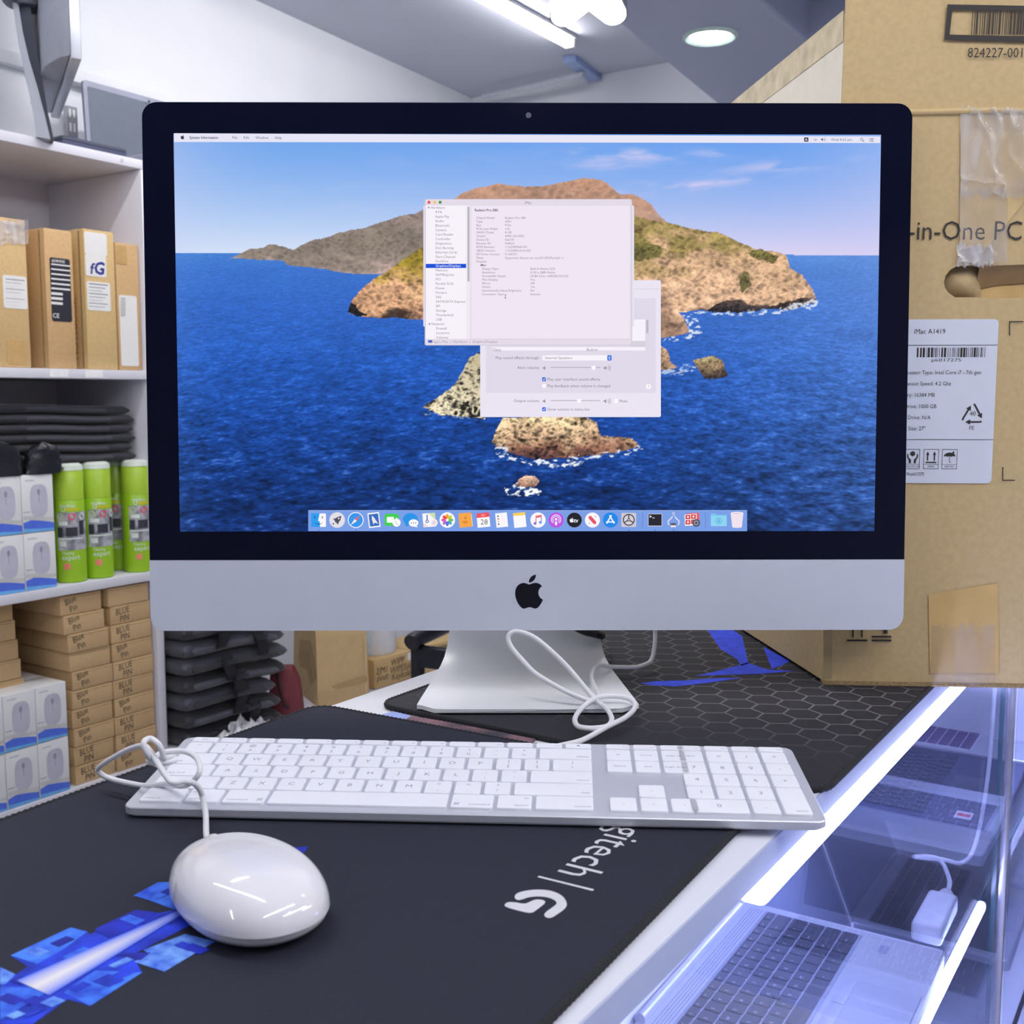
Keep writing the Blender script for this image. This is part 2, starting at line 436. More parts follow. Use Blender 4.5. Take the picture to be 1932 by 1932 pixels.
# corner post where the two cases meet
post_t, post_s = -.006, S_END
bestd = 1e9
for i in range(200):
    s_ = .5 + i * .003; w = C2W(post_t, s_); k = abs(w.x / w.y - .468)
    if k < bestd: bestd, post_s = k, s_
MB().box(-.0082, -.0046, -.62, post_s - .012, -.562, -.0176).build('front_pane', [glass], ct)
MB().box(-.020, .002, -.62, post_s - .012, -.590, -.562).build('bottom_rail', alu, ct, bevel=.002)
MB().box(post_t - .0045, post_t + .0045, post_s - .005, post_s + .005, -.60, -.0180).build('corner_post', M('post_metal', (196, 194, 200), .25, metal=.6), ct, bevel=.001)
MB().box(post_t - .012, post_t - .0065, post_s - .008, post_s - .0065, -.60, -.0180).build('joint_glass', [glass_edge], ct)
# second case, running towards the customer
c2 = thing('side_counter', 'second white glass-fronted display counter under the large carton', 'counter', (CO.x, CO.y, 0), -A33)
ps = post_s + .006
MB().box(.002, .75, ps, ps + .5, -.018, 0).build('top_panel', white_pl, c2, bevel=.002)
MB().box(.0, .75, ps + .485, ps + .5, -.95, -.018).build('back_panel', white_pl, c2)
MB().box(.002, .75, ps, ps + .5, -.95, -.605).build('base_cabinet', white_pl, c2)
MB().box(.735, .75, ps, ps + .485, -.605, -.018).build('end_panel', white_pl, c2)
MB().box(.0, .735, ps + .02, ps + .48, -.366, -.358).build('glass_shelf', [glass], c2)
MB().box(.0, .735, ps + .001, ps + .005, -.605, -.018).build('front_pane', [glass], c2)
MB().box(.02, .72, ps + .012, ps + .022, -.034, -.0185).build('strip_light', case_e, c2, bevel=.002)

# ------------------------------------------------------------------ laptops on show
alu_l = M('laptop_silver', (196, 200, 210), 0.38, metal=0.35, var=.02, scale=90)
dark_l = M('laptop_graphite', (66, 72, 98), 0.45, var=.04, scale=80)
pad_m = M('touchpad', (186, 191, 204), 0.3, metal=.2, var=.01)
padd_m = M('touchpad_dark', (66, 70, 90), 0.3, var=.01)
key_d = M('key_charcoal', (52, 56, 72), 0.45, var=.05)
key_w = M('key_legend_white', (225, 228, 240), 0.6)
scr_off = M('laptop_panel_off', (24, 28, 44), 0.12, var=.02)
well_m = M('key_well', (150, 156, 176), .5, metal=.2)
ROWS = [['esc'] + ['f%d' % i for i in range(1, 13)] + ['prt', 'del'], ['~'] + list('1234567890-=') + ['back'], ['tab'] + list('QWERTYUIOP[]') + ['\\'],
        ['caps'] + list("ASDFGHJKL;'") + ['enter'], ['shift'] + list('ZXCVBNM,./') + ['shift'], ['fn', 'ctrl', 'win', 'alt', ' ', 'alt', 'ctrl', '<', '^', '>']]
WID = [[1.0] * 15, [1.0] + [1.0] * 12 + [2.0], [1.5] + [1.0] * 12 + [1.5], [1.8] + [1] * 11 + [2.2], [2.3] + [1] * 10 + [2.7], [1, 1, 1, 1, 5, 1, 1, 1.33, 1.33, 1.34]]
def laptop(label, p, rz, w=.325, d=.225, body=alu_l, key=key_d, single=True, lid=105, legends=True, group=None, pad=pad_m, kb=(.014, .06, None), th=.016, bar=False, screen=scr_off, z=None, frame=None, keyname='key', tilt=None):
    """origin: front edge, middle of the width; x along the width, y towards the hinge"""
    t = thing('laptop', label, 'laptop', p, rz, group)
    MB().prism(rrect(-w / 2, w / 2, 0, d, .009, 4), 0, th, chamfer=.002).build('base', body, t)
    x0, x1 = -w / 2 + kb[0], w / 2 - kb[0]
    y1 = d - (.036 if bar else .022); u = (x1 - x0) / 15.0; rh = u * .98; fh = u * .62
    ys = [y1 - fh - rh * 5, ]
    kd = (x0 - .003, x1 + .003, y1 - fh - rh * 5 - .003, y1 + .003)
    MB().prism(rrect(kd[0], kd[1], kd[2], kd[3], .003, 2), th + .0001, th + .0005).build('key_well', frame or well_m, t)
    m = MB(); lg = MB(); y = y1
    for r, (row, wd) in enumerate(zip(ROWS, WID)):
        hh = fh if r == 0 else rh; x = x0
        for kx, kw in zip(row, wd):
            kw = kw * u
            q = rrect(x + .0011, x + kw - .0011, y - hh + .0011, y - .0011, .0012, 2)
            if single: MB().prism(q, th + .0005, th + .0022, chamfer=.0004).build(keyname, key, t)
            else: m.prism(q, th + .0005, th + .0020)
            if legends and kx != ' ':
                sz = .0052 if len(kx) == 1 else .0030
                lg.text(kx, sz, Matrix.Translation((x + .0035, y - hh * .5 - sz * .3, th + .0023)))
            x += kw
        y -= hh
    if not single: m.build('keys', key, t, kind='stuff')
    if lg.v: lg.build('key_lettering', key_w, t)
    pw, ph = w * .34, max(.04, kd[2] - .018)
    px = -w * .02
    if bar: 
        MB().box(px - pw / 2, px - .002, kd[2] - .019, kd[2] - .006, th, th + .0012).build('touchpad_button', pad, t, bevel=.0005)
        MB().box(px + .002, px + pw / 2, kd[2] - .019, kd[2] - .006, th, th + .0012).build('touchpad_button', pad, t, bevel=.0005)
        MB().prism(rrect(px - pw / 2, px + pw / 2, kd[2] - .020 - .062, kd[2] - .0205, .002, 2), th, th + .0008).build('touchpad', pad, t)
        MB().prism(rrect(px - pw / 2 - .0008, px + pw / 2 + .0008, kd[2] - .0208 - .062, kd[2] - .0202, .002, 2), th, th + .0004).build('touchpad_rim', key_d, t)
        MB().tube([(-w * .42, d - .004, th + .003), (w * .42, d - .004, th + .003)], .006, 12).build('hinge_bar', body, t)
        g = MB()
        for i in range(90):
            for j in range(5):
                g.box(x0 + i * .0033, x0 + i * .0033 + .0014, d - .030 + j * .0034, d - .0286 + j * .0034, th - .0001, th + .00025)
        g.build('speaker_grille', M('grille_dots', (128, 134, 156), .5), t, kind='stuff')
        MB().box(x1 - .026, x1 - .008, kd[2] - .032, kd[2] - .022, th, th + .0004).build('fingerprint_reader', M('reader', (150, 154, 178), .4), t)
        b = MB(); gk = (x0 + 5.75 * u, y1 - fh - 2.98 * rh)
        b.lathe([(.0045, th + .0022), (.0045, th + .0036), (.003, th + .0042)], 14, X=Matrix.Translation((gk[0] + u * .25, gk[1], 0)))
        b.build('pointing_stick', key_d, t)
    else:
        MB().prism(rrect(px - pw / 2, px + pw / 2, .010, .010 + ph, .003, 2), th, th + .0006).build('touchpad', pad, t)
    # lid leaning back
    a = math.radians(lid); c, s = math.cos(a), math.sin(a)
    hy = d - .001; hz = th * .6
    X = Matrix(((1, 0, 0, 0), (0, -c, s, hy), (0, s, c, hz), (0, 0, 0, 1))) if False else Matrix(((1, 0, 0, 0), (0, -c, -s, hy), (0, s, -c, hz), (0, 0, 0, 1)))
    MB().prism(rrect(-w / 2, w / 2, .004, d - .002, .008, 4), -.007, 0, X=X).build('lid', body, t)
    MB().prism(rrect(-w / 2 + .010, w / 2 - .010, .016, d - .014, .002, 2), 0, .0004, X=X).build('screen', screen, t)
    return t
SZ = -.358
def on_case(px0, px1, z, d=0):
    return None
LZ = SZ + .016
pa, pb = at_z(1440, 1709, LZ), at_z(1785, 1793, LZ)
rz1 = math.pi / 2 - A33 + .03; xd = Vector((math.cos(rz1), math.sin(rz1), 0)); yd = Vector((-xd.y, xd.x, 0))
o1 = pb - xd * (.33 / 2)
laptop('open silver laptop with charcoal keys, touchpad and hinge bar, nearest under the glass', (o1.x, o1.y, SZ + .0005), rz1, w=.33, d=.232, bar=True, lid=130, kb=(.019, .06, None))
q0, q1 = at_z(1877, 1569, LZ), at_z(1696, 1539, LZ)
yd = (q1 - q0).normalized(); xd = Vector((yd.y, -yd.x, 0)); rz2 = math.atan2(xd.y, xd.x)
rz2 = math.pi / 2 - A33 + .02; xd = Vector((math.cos(rz2), math.sin(rz2), 0)); yd = Vector((-xd.y, xd.x, 0))
o2 = at_z(1880, 1569, LZ) + xd * .165 
dk = laptop('open graphite laptop with a small white and red sticker on its palm rest', (o2.x, o2.y, SZ + .0005), rz2, w=.33, d=.235, body=dark_l, pad=padd_m, frame=M('dark_well', (70, 76, 100), .5), lid=128)
MB().box(-.142, -.112, .038, .061, .016, .0164).build('sticker', M('sticker_white', (226, 228, 236), .5), dk)
MB().box(-.133, -.121, .041, .058, .0164, .0166).build('sticker_emblem', M('sticker_red', (200, 60, 80), .5), dk)
oo = o2 + xd * .335 - yd * 0.0
laptop('open silver laptop with a wide palm rest beyond the graphite one', (oo.x, oo.y, SZ + .0005), rz2, w=.31, d=.22, body=alu_l, single=False, legends=False, frame=M('white_well', (214, 218, 232), .4), lid=125, key=M('key_plum', (92, 74, 110), .5))
oo = oo + xd * .325
laptop('open silver laptop with pinkish keys, farthest along the case', (oo.x, oo.y, SZ + .0005), rz2, w=.31, d=.22, body=alu_l, single=False, legends=False, lid=125, key=M('key_pink', (120, 70, 110), .5), frame=M('white_well', (214, 218, 232), .4))
# lower level of the case
LZ2 = -.605
for (s_, w_, d_, bod, lab, k) in ((.69, .32, .225, alu_l, 'open silver laptop on the lower level, under the nearest laptop', 0), (1.03, .32, .225, alu_l, 'open silver laptop on the lower level, second from the far end', 0),
                                (1.365, .32, .235, alu_l, 'open silver laptop on the lower level, farthest along under the glass shelf', 1)):
    c = C2W(-.034, s_, LZ2)
    laptop(lab, (c.x, c.y, LZ2 + .0005), rz2, w=w_, d=d_, body=bod, single=False, legends=False, lid=112, screen=M('laptop_panel_brightened', (160, 168, 198), .25, var=.03), pad=padd_m if bod is dark_l else pad_m, frame=M('dark_well', (70, 76, 100), .5) if bod is dark_l else None)  # switched-off panels coloured pale to lighten the dark lower level
c = C2W(.19, post_s + .05, SZ)
laptop('silver laptop on the shelf of the second case', (c.x, c.y, SZ + .0005), -A33, w=.32, d=.22, single=False, legends=False, lid=110)
c = C2W(.19, post_s + .05, -.605)
laptop('silver laptop at the bottom of the second case', (c.x, c.y, -.605), -A33, w=.32, d=.22, single=False, legends=False, lid=110)
# white adapter with its cable on the front edge of the glass shelf
ap = at_z(1812, 1722, SZ + .03); at_, as_ = W2C(ap)
adp = M('adapter_white', (232, 234, 244), .3)
t = thing('power_adapter', 'white power adapter with a looped cable at the front edge of the shelf', 'adapter', (0, 0, 0), 0)
ax = C2W(-.055, as_ + .02, SZ + .0005)
X = frame_x(ax, Vector((math.cos(rz2), math.sin(rz2), 0)), Vector((-math.sin(rz2), math.cos(rz2), 0)))
MB().box(-.060, .040, -.017, .017, .0, .024, X=X).build('brick', adp, t, bevel=.005, seg=3)
MB().lathe([(.011, 0), (.008, .02), (.0035, .03)], 14, X=X @ Matrix.Translation((.040, 0, .012)) @ Matrix.Rotation(math.pi / 2, 4, 'Y')).build('strain_relief', adp, t)
c0 = X @ Vector((.07, 0, .014))
pts = [c0, X @ Vector((.095, .004, .018)), X @ Vector((.12, .022, .03)), X @ Vector((.11, .05, .03)), X @ Vector((.145, .02, .02)), X @ Vector((.17, .0, .012)), X @ Vector((.24, -.005, .02)), X @ Vector((.27, -.012, .12)), X @ Vector((.28, -.014, .30))]
MB().tube(spline(pts, 6), .0028, 8).build('cable', adp, t)

# ================================================================== DESK MATS
mat_edge = M('mat_stitching', (24, 25, 31), 0.85, var=.25, scale=900, bump=.6)
def hex_mat():
    m = M('mat_hexagon_cloth', (41, 41, 47), 0.75, var=.10, scale=700, bump=.15, spec=.25)
    nt = m.node_tree; L = nt.links.new; b = nt.nodes['Principled BSDF']
    base = b.inputs['Base Color'].links[0].from_socket
    tc = nt.nodes.new('ShaderNodeTexCoord')
    def vm(op, a, c=None):
        n = nt.nodes.new('ShaderNodeVectorMath'); n.operation = op
        for i, x in enumerate((a, c)):
            if x is None: continue
            if isinstance(x, tuple): n.inputs[i].default_value = x
            else: L(x, n.inputs[i])
        return n
    def mm(op, a, c=None, e=None):
        n = nt.nodes.new('ShaderNodeMath'); n.operation = op
        for i, x in enumerate((a, c, e)):
            if x is None: continue
            if isinstance(x, (int, float)): n.inputs[i].default_value = x
            else: L(x, n.inputs[i])
        return n.outputs[0]
    s = 1 / 0.0275
    p = vm('MULTIPLY', tc.outputs['Object'], (s, s, 0)).outputs[0]
    R, Hh = (1.0, 1.7320508, 1.0), (.5, .8660254, .5)
    def wrap(v):
        n = nt.nodes.new('ShaderNodeVectorMath'); n.operation = 'WRAP'; L(v, n.inputs[0]); n.inputs[1].default_value = R; n.inputs[2].default_value = (0, 0, 0)
        o = vm('SUBTRACT', n.outputs[0], Hh).outputs[0]
        return vm('MULTIPLY', o, (1, 1, 0)).outputs[0]
    a = wrap(p); c = wrap(vm('SUBTRACT', p, Hh).outputs[0])
    da, dc = vm('DOT_PRODUCT', a, a).outputs['Value'], vm('DOT_PRODUCT', c, c).outputs['Value']
    k = mm('LESS_THAN', da, dc)
    mx = nt.nodes.new('ShaderNodeMix'); mx.data_type = 'VECTOR'
    L(k, mx.inputs['Factor']); L(c, mx.inputs[4]); L(a, mx.inputs[5])
    g = vm('ABSOLUTE', mx.outputs[1]).outputs[0]
    sep = nt.nodes.new('ShaderNodeSeparateXYZ'); L(g, sep.inputs[0])
    d = mm('MAXIMUM', sep.outputs[0], vm('DOT_PRODUCT', g, (.5, .8660254, 0)).outputs['Value'])
    e = mm('SUBTRACT', .5, d)
    ln = nt.nodes.new('ShaderNodeMapRange'); ln.inputs[1].default_value = .018; ln.inputs[2].default_value = .045; ln.inputs[3].default_value = 1; ln.inputs[4].default_value = 0
    L(e, ln.inputs[0])
    so = nt.nodes.new('ShaderNodeSeparateXYZ'); L(tc.outputs['Object'], so.inputs[0])
    fd = nt.nodes.new('ShaderNodeMapRange'); fd.inputs[1].default_value = .055; fd.inputs[2].default_value = .17; L(mm('ADD', so.outputs[1], mm('MULTIPLY', so.outputs[0], -.12)), fd.inputs[0])
    f = mm('MULTIPLY', mm('MULTIPLY', ln.outputs[0], fd.outputs[0]), .62)
    mc = nt.nodes.new('ShaderNodeMix'); mc.data_type = 'RGBA'; L(f, mc.inputs['Factor']); L(base, mc.inputs[6]); mc.inputs[7].default_value = lin((120, 122, 126))
    L(mc.outputs[2], b.inputs['Base Color'])
    return m
def mat_thing(name, label, origin, ang, w, l, cloth, th=.004, r=.018, z=0.0):
    """origin: near corner on the +x side... x across (towards the customer negative), y along"""
    t = thing(name, label, 'desk mat', (origin.x, origin.y, z), -ang)
    MB().prism(rrect(-w, 0, 0, l, r, 6), 0.0003, th).build('cloth', cloth, t)
    P = rrect(-w, 0, 0, l, r, 6); Q = []
    n = len(P)
    for i in range(n):
        a, b = Vector(P[i]), Vector(P[(i + 1) % n]); k = max(1, int((b - a).length / .0021))
        Q += [a + (b - a) * j / k for j in range(k)]
    rad = [.0021 + (.0006 if i % 2 else 0) for i in range(len(Q))]
    MB().tube([(q.x, q.y, th * .62) for q in Q], .003, 6, closed=True, rad=rad).build('stitched_edge', mat_edge, t, smooth=60)
    return t
# near mat: right edge through (1170,1785) .. far edge through (860,1378); left edge through (150,1497)
def perp(a): return Vector((math.cos(a), -math.sin(a), 0))
a1 = math.radians(30.6)
u1, n1 = dirv(a1), perp(a1)
pr, pf, pl = at_z(1165, 1790, .003), at_z(860, 1379, .003), at_z(160, 1492, .003)
w1 = (pr - pl).dot(n1)
l1 = .80
corner = pr + u1 * ((pf - pr).dot(u1))                 # far right corner
o = corner - u1 * l1
cloth1 = M('mat_dark_cloth', (37, 39, 52), 0.78, var=.08, scale=800, bump=.15, spec=.25)
m1 = mat_thing('desk_mat', 'dark desk mat with a blue print and white lettering under the mouse', o, a1, w1, l1, cloth1)
def m1l(px, py, z=.0044):
    p = at_z(px, py, .0044) - o
    return (p.dot(n1), p.dot(u1), z)
# far mat with the hexagons
pA, pB = at_z(1545, 1490, .003), at_z(700, 1334, .003)
a2 = math.radians(33.0); u2, n2 = dirv(a2), perp(a2)
w2 = (pA - pB).dot(n2) + .004
a2b = a2
o2m = pA + n2 * .004
o2m = o2m - u2 * .004
m2 = mat_thing('desk_mat', 'black desk mat with grey hexagons and blue streaks under the computer', o2m, a2, w2, .86, hex_mat(), z=.0002, th=.0038)
def m2l(px, py, z=.0040):
    p = at_z(px, py, .0042) - o2m
    return (p.dot(n2), p.dot(u2), z)
blue_p = M('print_blue', (52, 78, 228), .7, var=.12, scale=90, spec=.25)
for poly in ([(1334, 1188), (1382, 1188), (1400, 1200), (1412, 1252), (1398, 1256), (1390, 1243), (1360, 1225)],
             [(1312, 1275), (1345, 1268), (1398, 1254), (1410, 1250), (1448, 1263), (1500, 1266), (1440, 1271), (1380, 1273)],
             [(1208, 1289), (1240, 1285), (1290, 1284), (1355, 1279), (1400, 1279), (1330, 1289), (1275, 1295), (1230, 1293)],
             [(1440, 1220), (1490, 1247), (1478, 1254), (1456, 1262)]):
    MB().poly([m2l(*q) for q in poly]).build('blue_streak', blue_p, m2)
# a third mat lies between the two; only a sliver of its bright print shows
o3 = o2m - u2 * .012 - n2 * .05
m3 = thing('desk_mat', 'thin sliver of a brightly printed mat between the two dark mats', 'desk mat', (0, 0, 0), 0)
for q4, mm_ in ((((716, 1352), (742, 1345), (776, 1353), (764, 1361)), M('mat_print_pale_blue', (150, 168, 226), .6)), (((764, 1361), (776, 1353), (850, 1366), (1010, 1397), (1000, 1404), (860, 1384)), M('mat_print_dim', (48, 46, 58), .7, var2=(150, 110, 116), scale=38))):
    pts = [at_z(*q, .0009) for q in q4]
    MB().prism([(p.x, p.y) for p in pts], .0004, .0022).build('cloth', mm_, m3)

# print on the near mat: stacked blue pictures crossed by a white beam
def pr_m(name, c1, c2, sc): return M(name, c1, .7, var2=c2, scale=sc, spec=.25, detail=8)
pa_, pb_, pc_, pd_ = pr_m('print_royal', (40, 70, 226), (24, 44, 150), 60), pr_m('print_azure', (70, 130, 240), (34, 66, 196), 90), pr_m('print_pale', (120, 170, 240), (50, 90, 210), 150), pr_m('print_deep', (34, 52, 196), (26, 32, 120), 50)
def print_poly(poly, m, z, nm='printed_picture'): return MB().poly([m1l(px, py, z) for px, py in poly]).build(nm, m, m1)
Z0 = .00415
print_poly([(20, 1802), (133, 1749), (165, 1757), (170, 1762), (255, 1716), (300, 1722), (345, 1712), (372, 1738), (310, 1770), (250, 1800), (268, 1834), (170, 1897), (128, 1884), (60, 1932), (0, 1932), (0, 1860), (52, 1822)], pa_, Z0)
print_poly([(252, 1689), (298, 1664), (340, 1663), (360, 1700), (330, 1716), (282, 1698)], pb_, Z0 + .0001)
print_poly([(350, 1762), (406, 1776), (310, 1833), (252, 1814), (284, 1800), (270, 1792)], pc_, Z0 + .0002)
print_poly([(20, 1802), (133, 1749), (165, 1757), (120, 1790), (70, 1818)], pb_, Z0 + .0001)
print_poly([(180, 1752), (255, 1716), (300, 1722), (240, 1756), (205, 1770)], pd_, Z0 + .0002)
print_poly([(120, 1872), (180, 1830), (268, 1834), (170, 1897)], pb_, Z0 + .0001)
print_poly([(0, 1824), (30, 1838), (10, 1856), (0, 1858)], pc_, Z0 + .0002)
print_poly([(0, 1862), (52, 1862), (90, 1870), (0, 1925)], pb_, Z0 + .0002)
print_poly([(208, 1799), (285, 1797), (265, 1812), (240, 1806)], pd_, Z0 + .0003)
rp_ = random.Random(21)
for i, (cx, cy) in enumerate(((70, 1795), (118, 1776), (150, 1800), (205, 1748), (250, 1735), (300, 1738), (330, 1728), (228, 1816), (300, 1800), (350, 1785), (370, 1790), (110, 1842), (150, 1862), (205, 1850), (235, 1836), (40, 1850), (20, 1885), (70, 1890), (100, 1890), (318, 1682), (300, 1690), (60, 1908), (30, 1915))):
    a_, b_ = rp_.uniform(.15, .42), rp_.uniform(.25, .7); ax_, ay_, bx_, by_ = -56 * a_, 26 * a_, 25 * b_, 9 * b_
    print_poly([(cx - ax_ - bx_, cy - ay_ - by_), (cx + ax_ - bx_, cy + ay_ - by_), (cx + ax_ + bx_, cy + ay_ + by_), (cx - ax_ + bx_, cy - ay_ + by_)], (pa_, pb_, pc_, pd_)[rp_.randrange(4)], Z0 + .00025 + i * .000004)
# the beam, with soft edges, as a painted strip
b0, b1 = Vector(m1l(62, 1864)), Vector(m1l(352, 1715)); bdv = (b1 - b0)
bn = Vector((-bdv.y, bdv.x, 0)).normalized()
R_, C_ = 40, 13
P = []; colr = []
for i in range(R_):
    f = i / (R_ - 1); wd = .0066 * (1 - f) ** .9 + .0012
    row = []
    for j in range(C_):
        g = (j / (C_ - 1) - .5) * 2
        q = b0 + bdv * f + bn * (g * wd * 1.5); row.append((q.x, q.y, Z0 + .0004))
        k = max(0, 1 - abs(g)) ** .8 * (1 - f ** 2.2)
        c_ = np.array(lin((60, 102, 232))[:3]) * (1 - k) + np.array(lin((232, 230, 232))[:3]) * k
        colr.append((*c_, 1))
    P.append(row)
ob = MB().grid(P).build('light_beam', ATTR('print_paint', .7), m1)
at = ob.data.attributes.new('paint', 'FLOAT_COLOR', 'POINT'); at.data.foreach_set('color', np.array(colr, dtype=np.float32).ravel())
print_poly([(545, 1599), (580, 1596), (576, 1606), (560, 1610)], pd_, Z0, 'printed_picture')
# lettering and emblem
mat_w = M('mat_lettering', (206, 206, 214), .7, var=.03)
e0 = Vector(m1l(1072, 1650)); 
t0 = Vector(m1l(1206, 1563)); t1 = Vector(m1l(1082, 1645))
tx = (t1 - t0).normalized(); tx = Vector((0, -1, 0)); ty = Vector((1, 0, 0))
# baseline of the writing runs along the left of the letters
base_end = Vector(m1l(1051, 1643))
lt = MB()
v_, f_, wid = glyphs('logitech', -.004)
hs = Vector(m1l(1140, 1642)) - Vector(m1l(1051, 1643)); cap = abs(hs.x)
size = cap / .735 * 1.10
orig = base_end - tx * (wid * size)
orig.z = Z0
lt.text('logitech', size, frame_x(orig, tx, ty), bold=-.004)
lt.build('lettering', mat_w, m1)
MB().poly([m1l(*q, Z0) for q in ((1014, 1654), (1017, 1651.5), (1121, 1677), (1118, 1680))]).build('divider_line', mat_w, m1)
g1 = [(971, 1692), (975, 1685), (990, 1680), (1015, 1677.5), (1040, 1680), (1060, 1689), (1069, 1702), (1066, 1713), (1050, 1725), (1040, 1730.5), (1032, 1730.5), (1027, 1726), (1030, 1720), (1042, 1711), (1050, 1704), (1047, 1698), (1036, 1693), (1020, 1690.5), (1000, 1691.5), (985, 1696), (976, 1697)]
g2 = [(952, 1707), (958, 1701.5), (972, 1701.5), (990, 1704), (1005, 1698), (1014, 1696), (1025, 1697.5), (1028, 1703), (1012, 1716), (1003, 1721), (990, 1720), (960, 1712)]
e = MB()
for g in (g1, g2): 
    pts = spline([m1l(*q, Z0) for q in g], 3, closed=True); e.poly(pts)
e.build('emblem', mat_w, m1)

# ================================================================== DESKTOP COMPUTER
IM = Vector((.0137, .929, 0)); IYAW, TILT, BZ = .0069, .0533, .0631
imac = thing('desktop_computer', 'silver all-in-one desktop computer with a lit seascape display on a metal foot', 'computer', IM, IYAW)
PZ = Matrix.Translation(IM) @ Matrix.Rotation(IYAW, 4, 'Z') @ Matrix.Translation((0, 0, BZ)) @ Matrix.Rotation(-TILT, 4, 'X')
PXI = PZ.inverted(); pn = (PZ.to_3x3() @ Vector((0, 1, 0))); pp0 = PZ.translation
def scr(px, py):
    p = PXI @ on_plane(px, py, pp0, pn); return p.x, p.z
TL = Matrix.Translation((0, 0, BZ)) @ Matrix.Rotation(-TILT, 4, 'X')
UPR = Matrix(((1, 0, 0, 0), (0, 0, -1, 0), (0, 1, 0, 0), (0, 0, 0, 1)))       # sheet (x, y, out) -> (x, -out, y)
SH = TL @ UPR
xL, xR, zT = -.325, .325, .4478
zC = .0611
alu_i = M('computer_aluminium', (208, 214, 228), 0.45, metal=.15, var=.012, scale=30)
black_g = M('black_glass', (9, 11, 32), 0.06, var=.05, scale=4, spec=.16)
# aluminium shell: rim then bulging back
rings = []
outl = rrect(xL, xR, 0, zT, .0125, 6)
cx_, cz_ = 0.0, zT * .5
for k, (dep, sc_) in enumerate(((.0, 1.0), (-.005, 1.0), (-.0065, .955), (-.0095, .86), (-.017, .70), (-.028, .50), (-.038, .26), (-.041, .02))):
    rings.append([(cx_ + (x - cx_) * sc_, cz_ + (z - cz_) * sc_, dep) for x, z in outl])
mb = MB().grid([[Vector(p) for p in r + [r[0]]] for r in rings], X=SH)
mb.build('back_shell', alu_i, imac)
MB().prism(rrect(xL, xR, 0, zC, (.0125, 0, 0, .0125), 6), -.0005, .0006, X=SH).build('chin', alu_i, imac)
bez = MB().prism(rrect(xL + .0003, xR - .0003, zC + .0002, zT - .0003, (0, .0122, .0122, 0), 6), -.0005, .0008, X=SH).build('bezel', black_g, imac)
lx, lz = scr(997, 218)
MB().prism(circ(lx, lz, .0024, 16), .0008, .0010, X=SH, top_mi=0).build('camera_lens', M('lens_grey', (52, 56, 84), .2), imac)
fx, fz = scr(998, 1148); fx0, fz0 = scr(998, 1084)
fs = (fz0 - fz) / 24.0
lg = MB()
for c in FRUIT: lg.poly([(fx + (x - 12) * fs, fz + (24 - y) * fs, .0008) for x, y in c], X=SH)
lg.build('emblem', M('emblem_black', (10, 11, 22), .15, var=.02), imac)
# foot: one bent sheet
foot = MB()
fp = [(-.0535, .004), (-.04, .004), (-.02, .004), (.0, .004), (.03, .0042), (.06, .0045), (.085, .006), (.105, .0095), (.122, .018), (.134, .032), (.137, .05), (.132, .08), (.118, .14), (.098, .21), (.085, .25)]
fw = [.0885, .0925, .0908, .0888, .0858, .0828, .0800, .0775, .0752, .0735, .0724, .0715, .070, .070, .070]
P = []
for (y, z), w in zip(fp, fw):
    P.append([(w * (k / 8.0 - 1), y, z) for k in range(17)])
# round the two front corners
def fr(p):
    return p
top, bot = [], []
for i, r in enumerate(P):
    a = Vector((0, fp[min(i + 1, len(fp) - 1)][0] - fp[max(i - 1, 0)][0], fp[min(i + 1, len(fp) - 1)][1] - fp[max(i - 1, 0)][1])).normalized()
    nrm = Vector((0, -a.z, a.y)) * -.0036
    top.append([Vector(p) for p in r]); bot.append([Vector(p) + nrm for p in r])
for T in (top, bot):
    for k in range(17):
        x = abs(top[1][k].x); e_ = max(0, (abs(k - 8) - 6) / 2.0)
        T[0][k].y += (.012 * (1 - math.sqrt(max(0, 1 - e_ * e_)))) if e_ else 0
ring = [[*t, *reversed(b)] for t, b in zip(top, bot)]
foot.grid([r + [r[0]] for r in ring])
foot.poly([p for p in ring[0]][::-1]); foot.poly(ring[-1])
foot.build('foot', M('foot_aluminium', (226, 229, 233), .32, metal=.05, var=.012, scale=30), imac, loc=(-.0007, 0, .0048), smooth=30)
blk = M('cord_black', (14, 14, 20), .4)
cp = [at_y(1068, 1150, 1.055), at_y(1085, 1180, 1.05), at_y(1105, 1191, 1.046), at_y(1126, 1196, 1.05), at_y(1135, 1199, 1.075), at_y(1128, 1194, 1.10), at_y(1105, 1180, 1.12)]
IMI = (Matrix.Translation(IM) @ Matrix.Rotation(IYAW, 4, 'Z')).inverted()
MB().tube(spline([IMI @ p for p in cp], 5), .0042, 10).build('power_cord', blk, imac)

# ================================================================== WHAT THE DISPLAY SHOWS
# value noise in numpy
def vnoise(x, y, seed):
    g = np.random.default_rng(seed).random((256, 256))
    xi, yi = np.floor(x).astype(int), np.floor(y).astype(int); fx, fy = x - xi, y - yi
    fx = fx * fx * (3 - 2 * fx); fy = fy * fy * (3 - 2 * fy)
    a, b, c, d = g[xi & 255, yi & 255], g[(xi + 1) & 255, yi & 255], g[xi & 255, (yi + 1) & 255], g[(xi + 1) & 255, (yi + 1) & 255]
    return (a * (1 - fx) + b * fx) * (1 - fy) + (c * (1 - fx) + d * fx) * fy
def fbm(x, y, seed, o=4):
    s, a, n = 0, .5, 0
    for i in range(o): s = s + a * vnoise(x * 2 ** i, y * 2 ** i, seed + i); n += a; a *= .5
    return s / n
def sstep(a, b, x): t = np.clip((x - a) / (b - a), 0, 1); return t * t * (3 - 2 * t)
GX, GY = 820, 462
px0, px1, py0, py1 = 326.0, 1663.0, 249.0, 1005.0
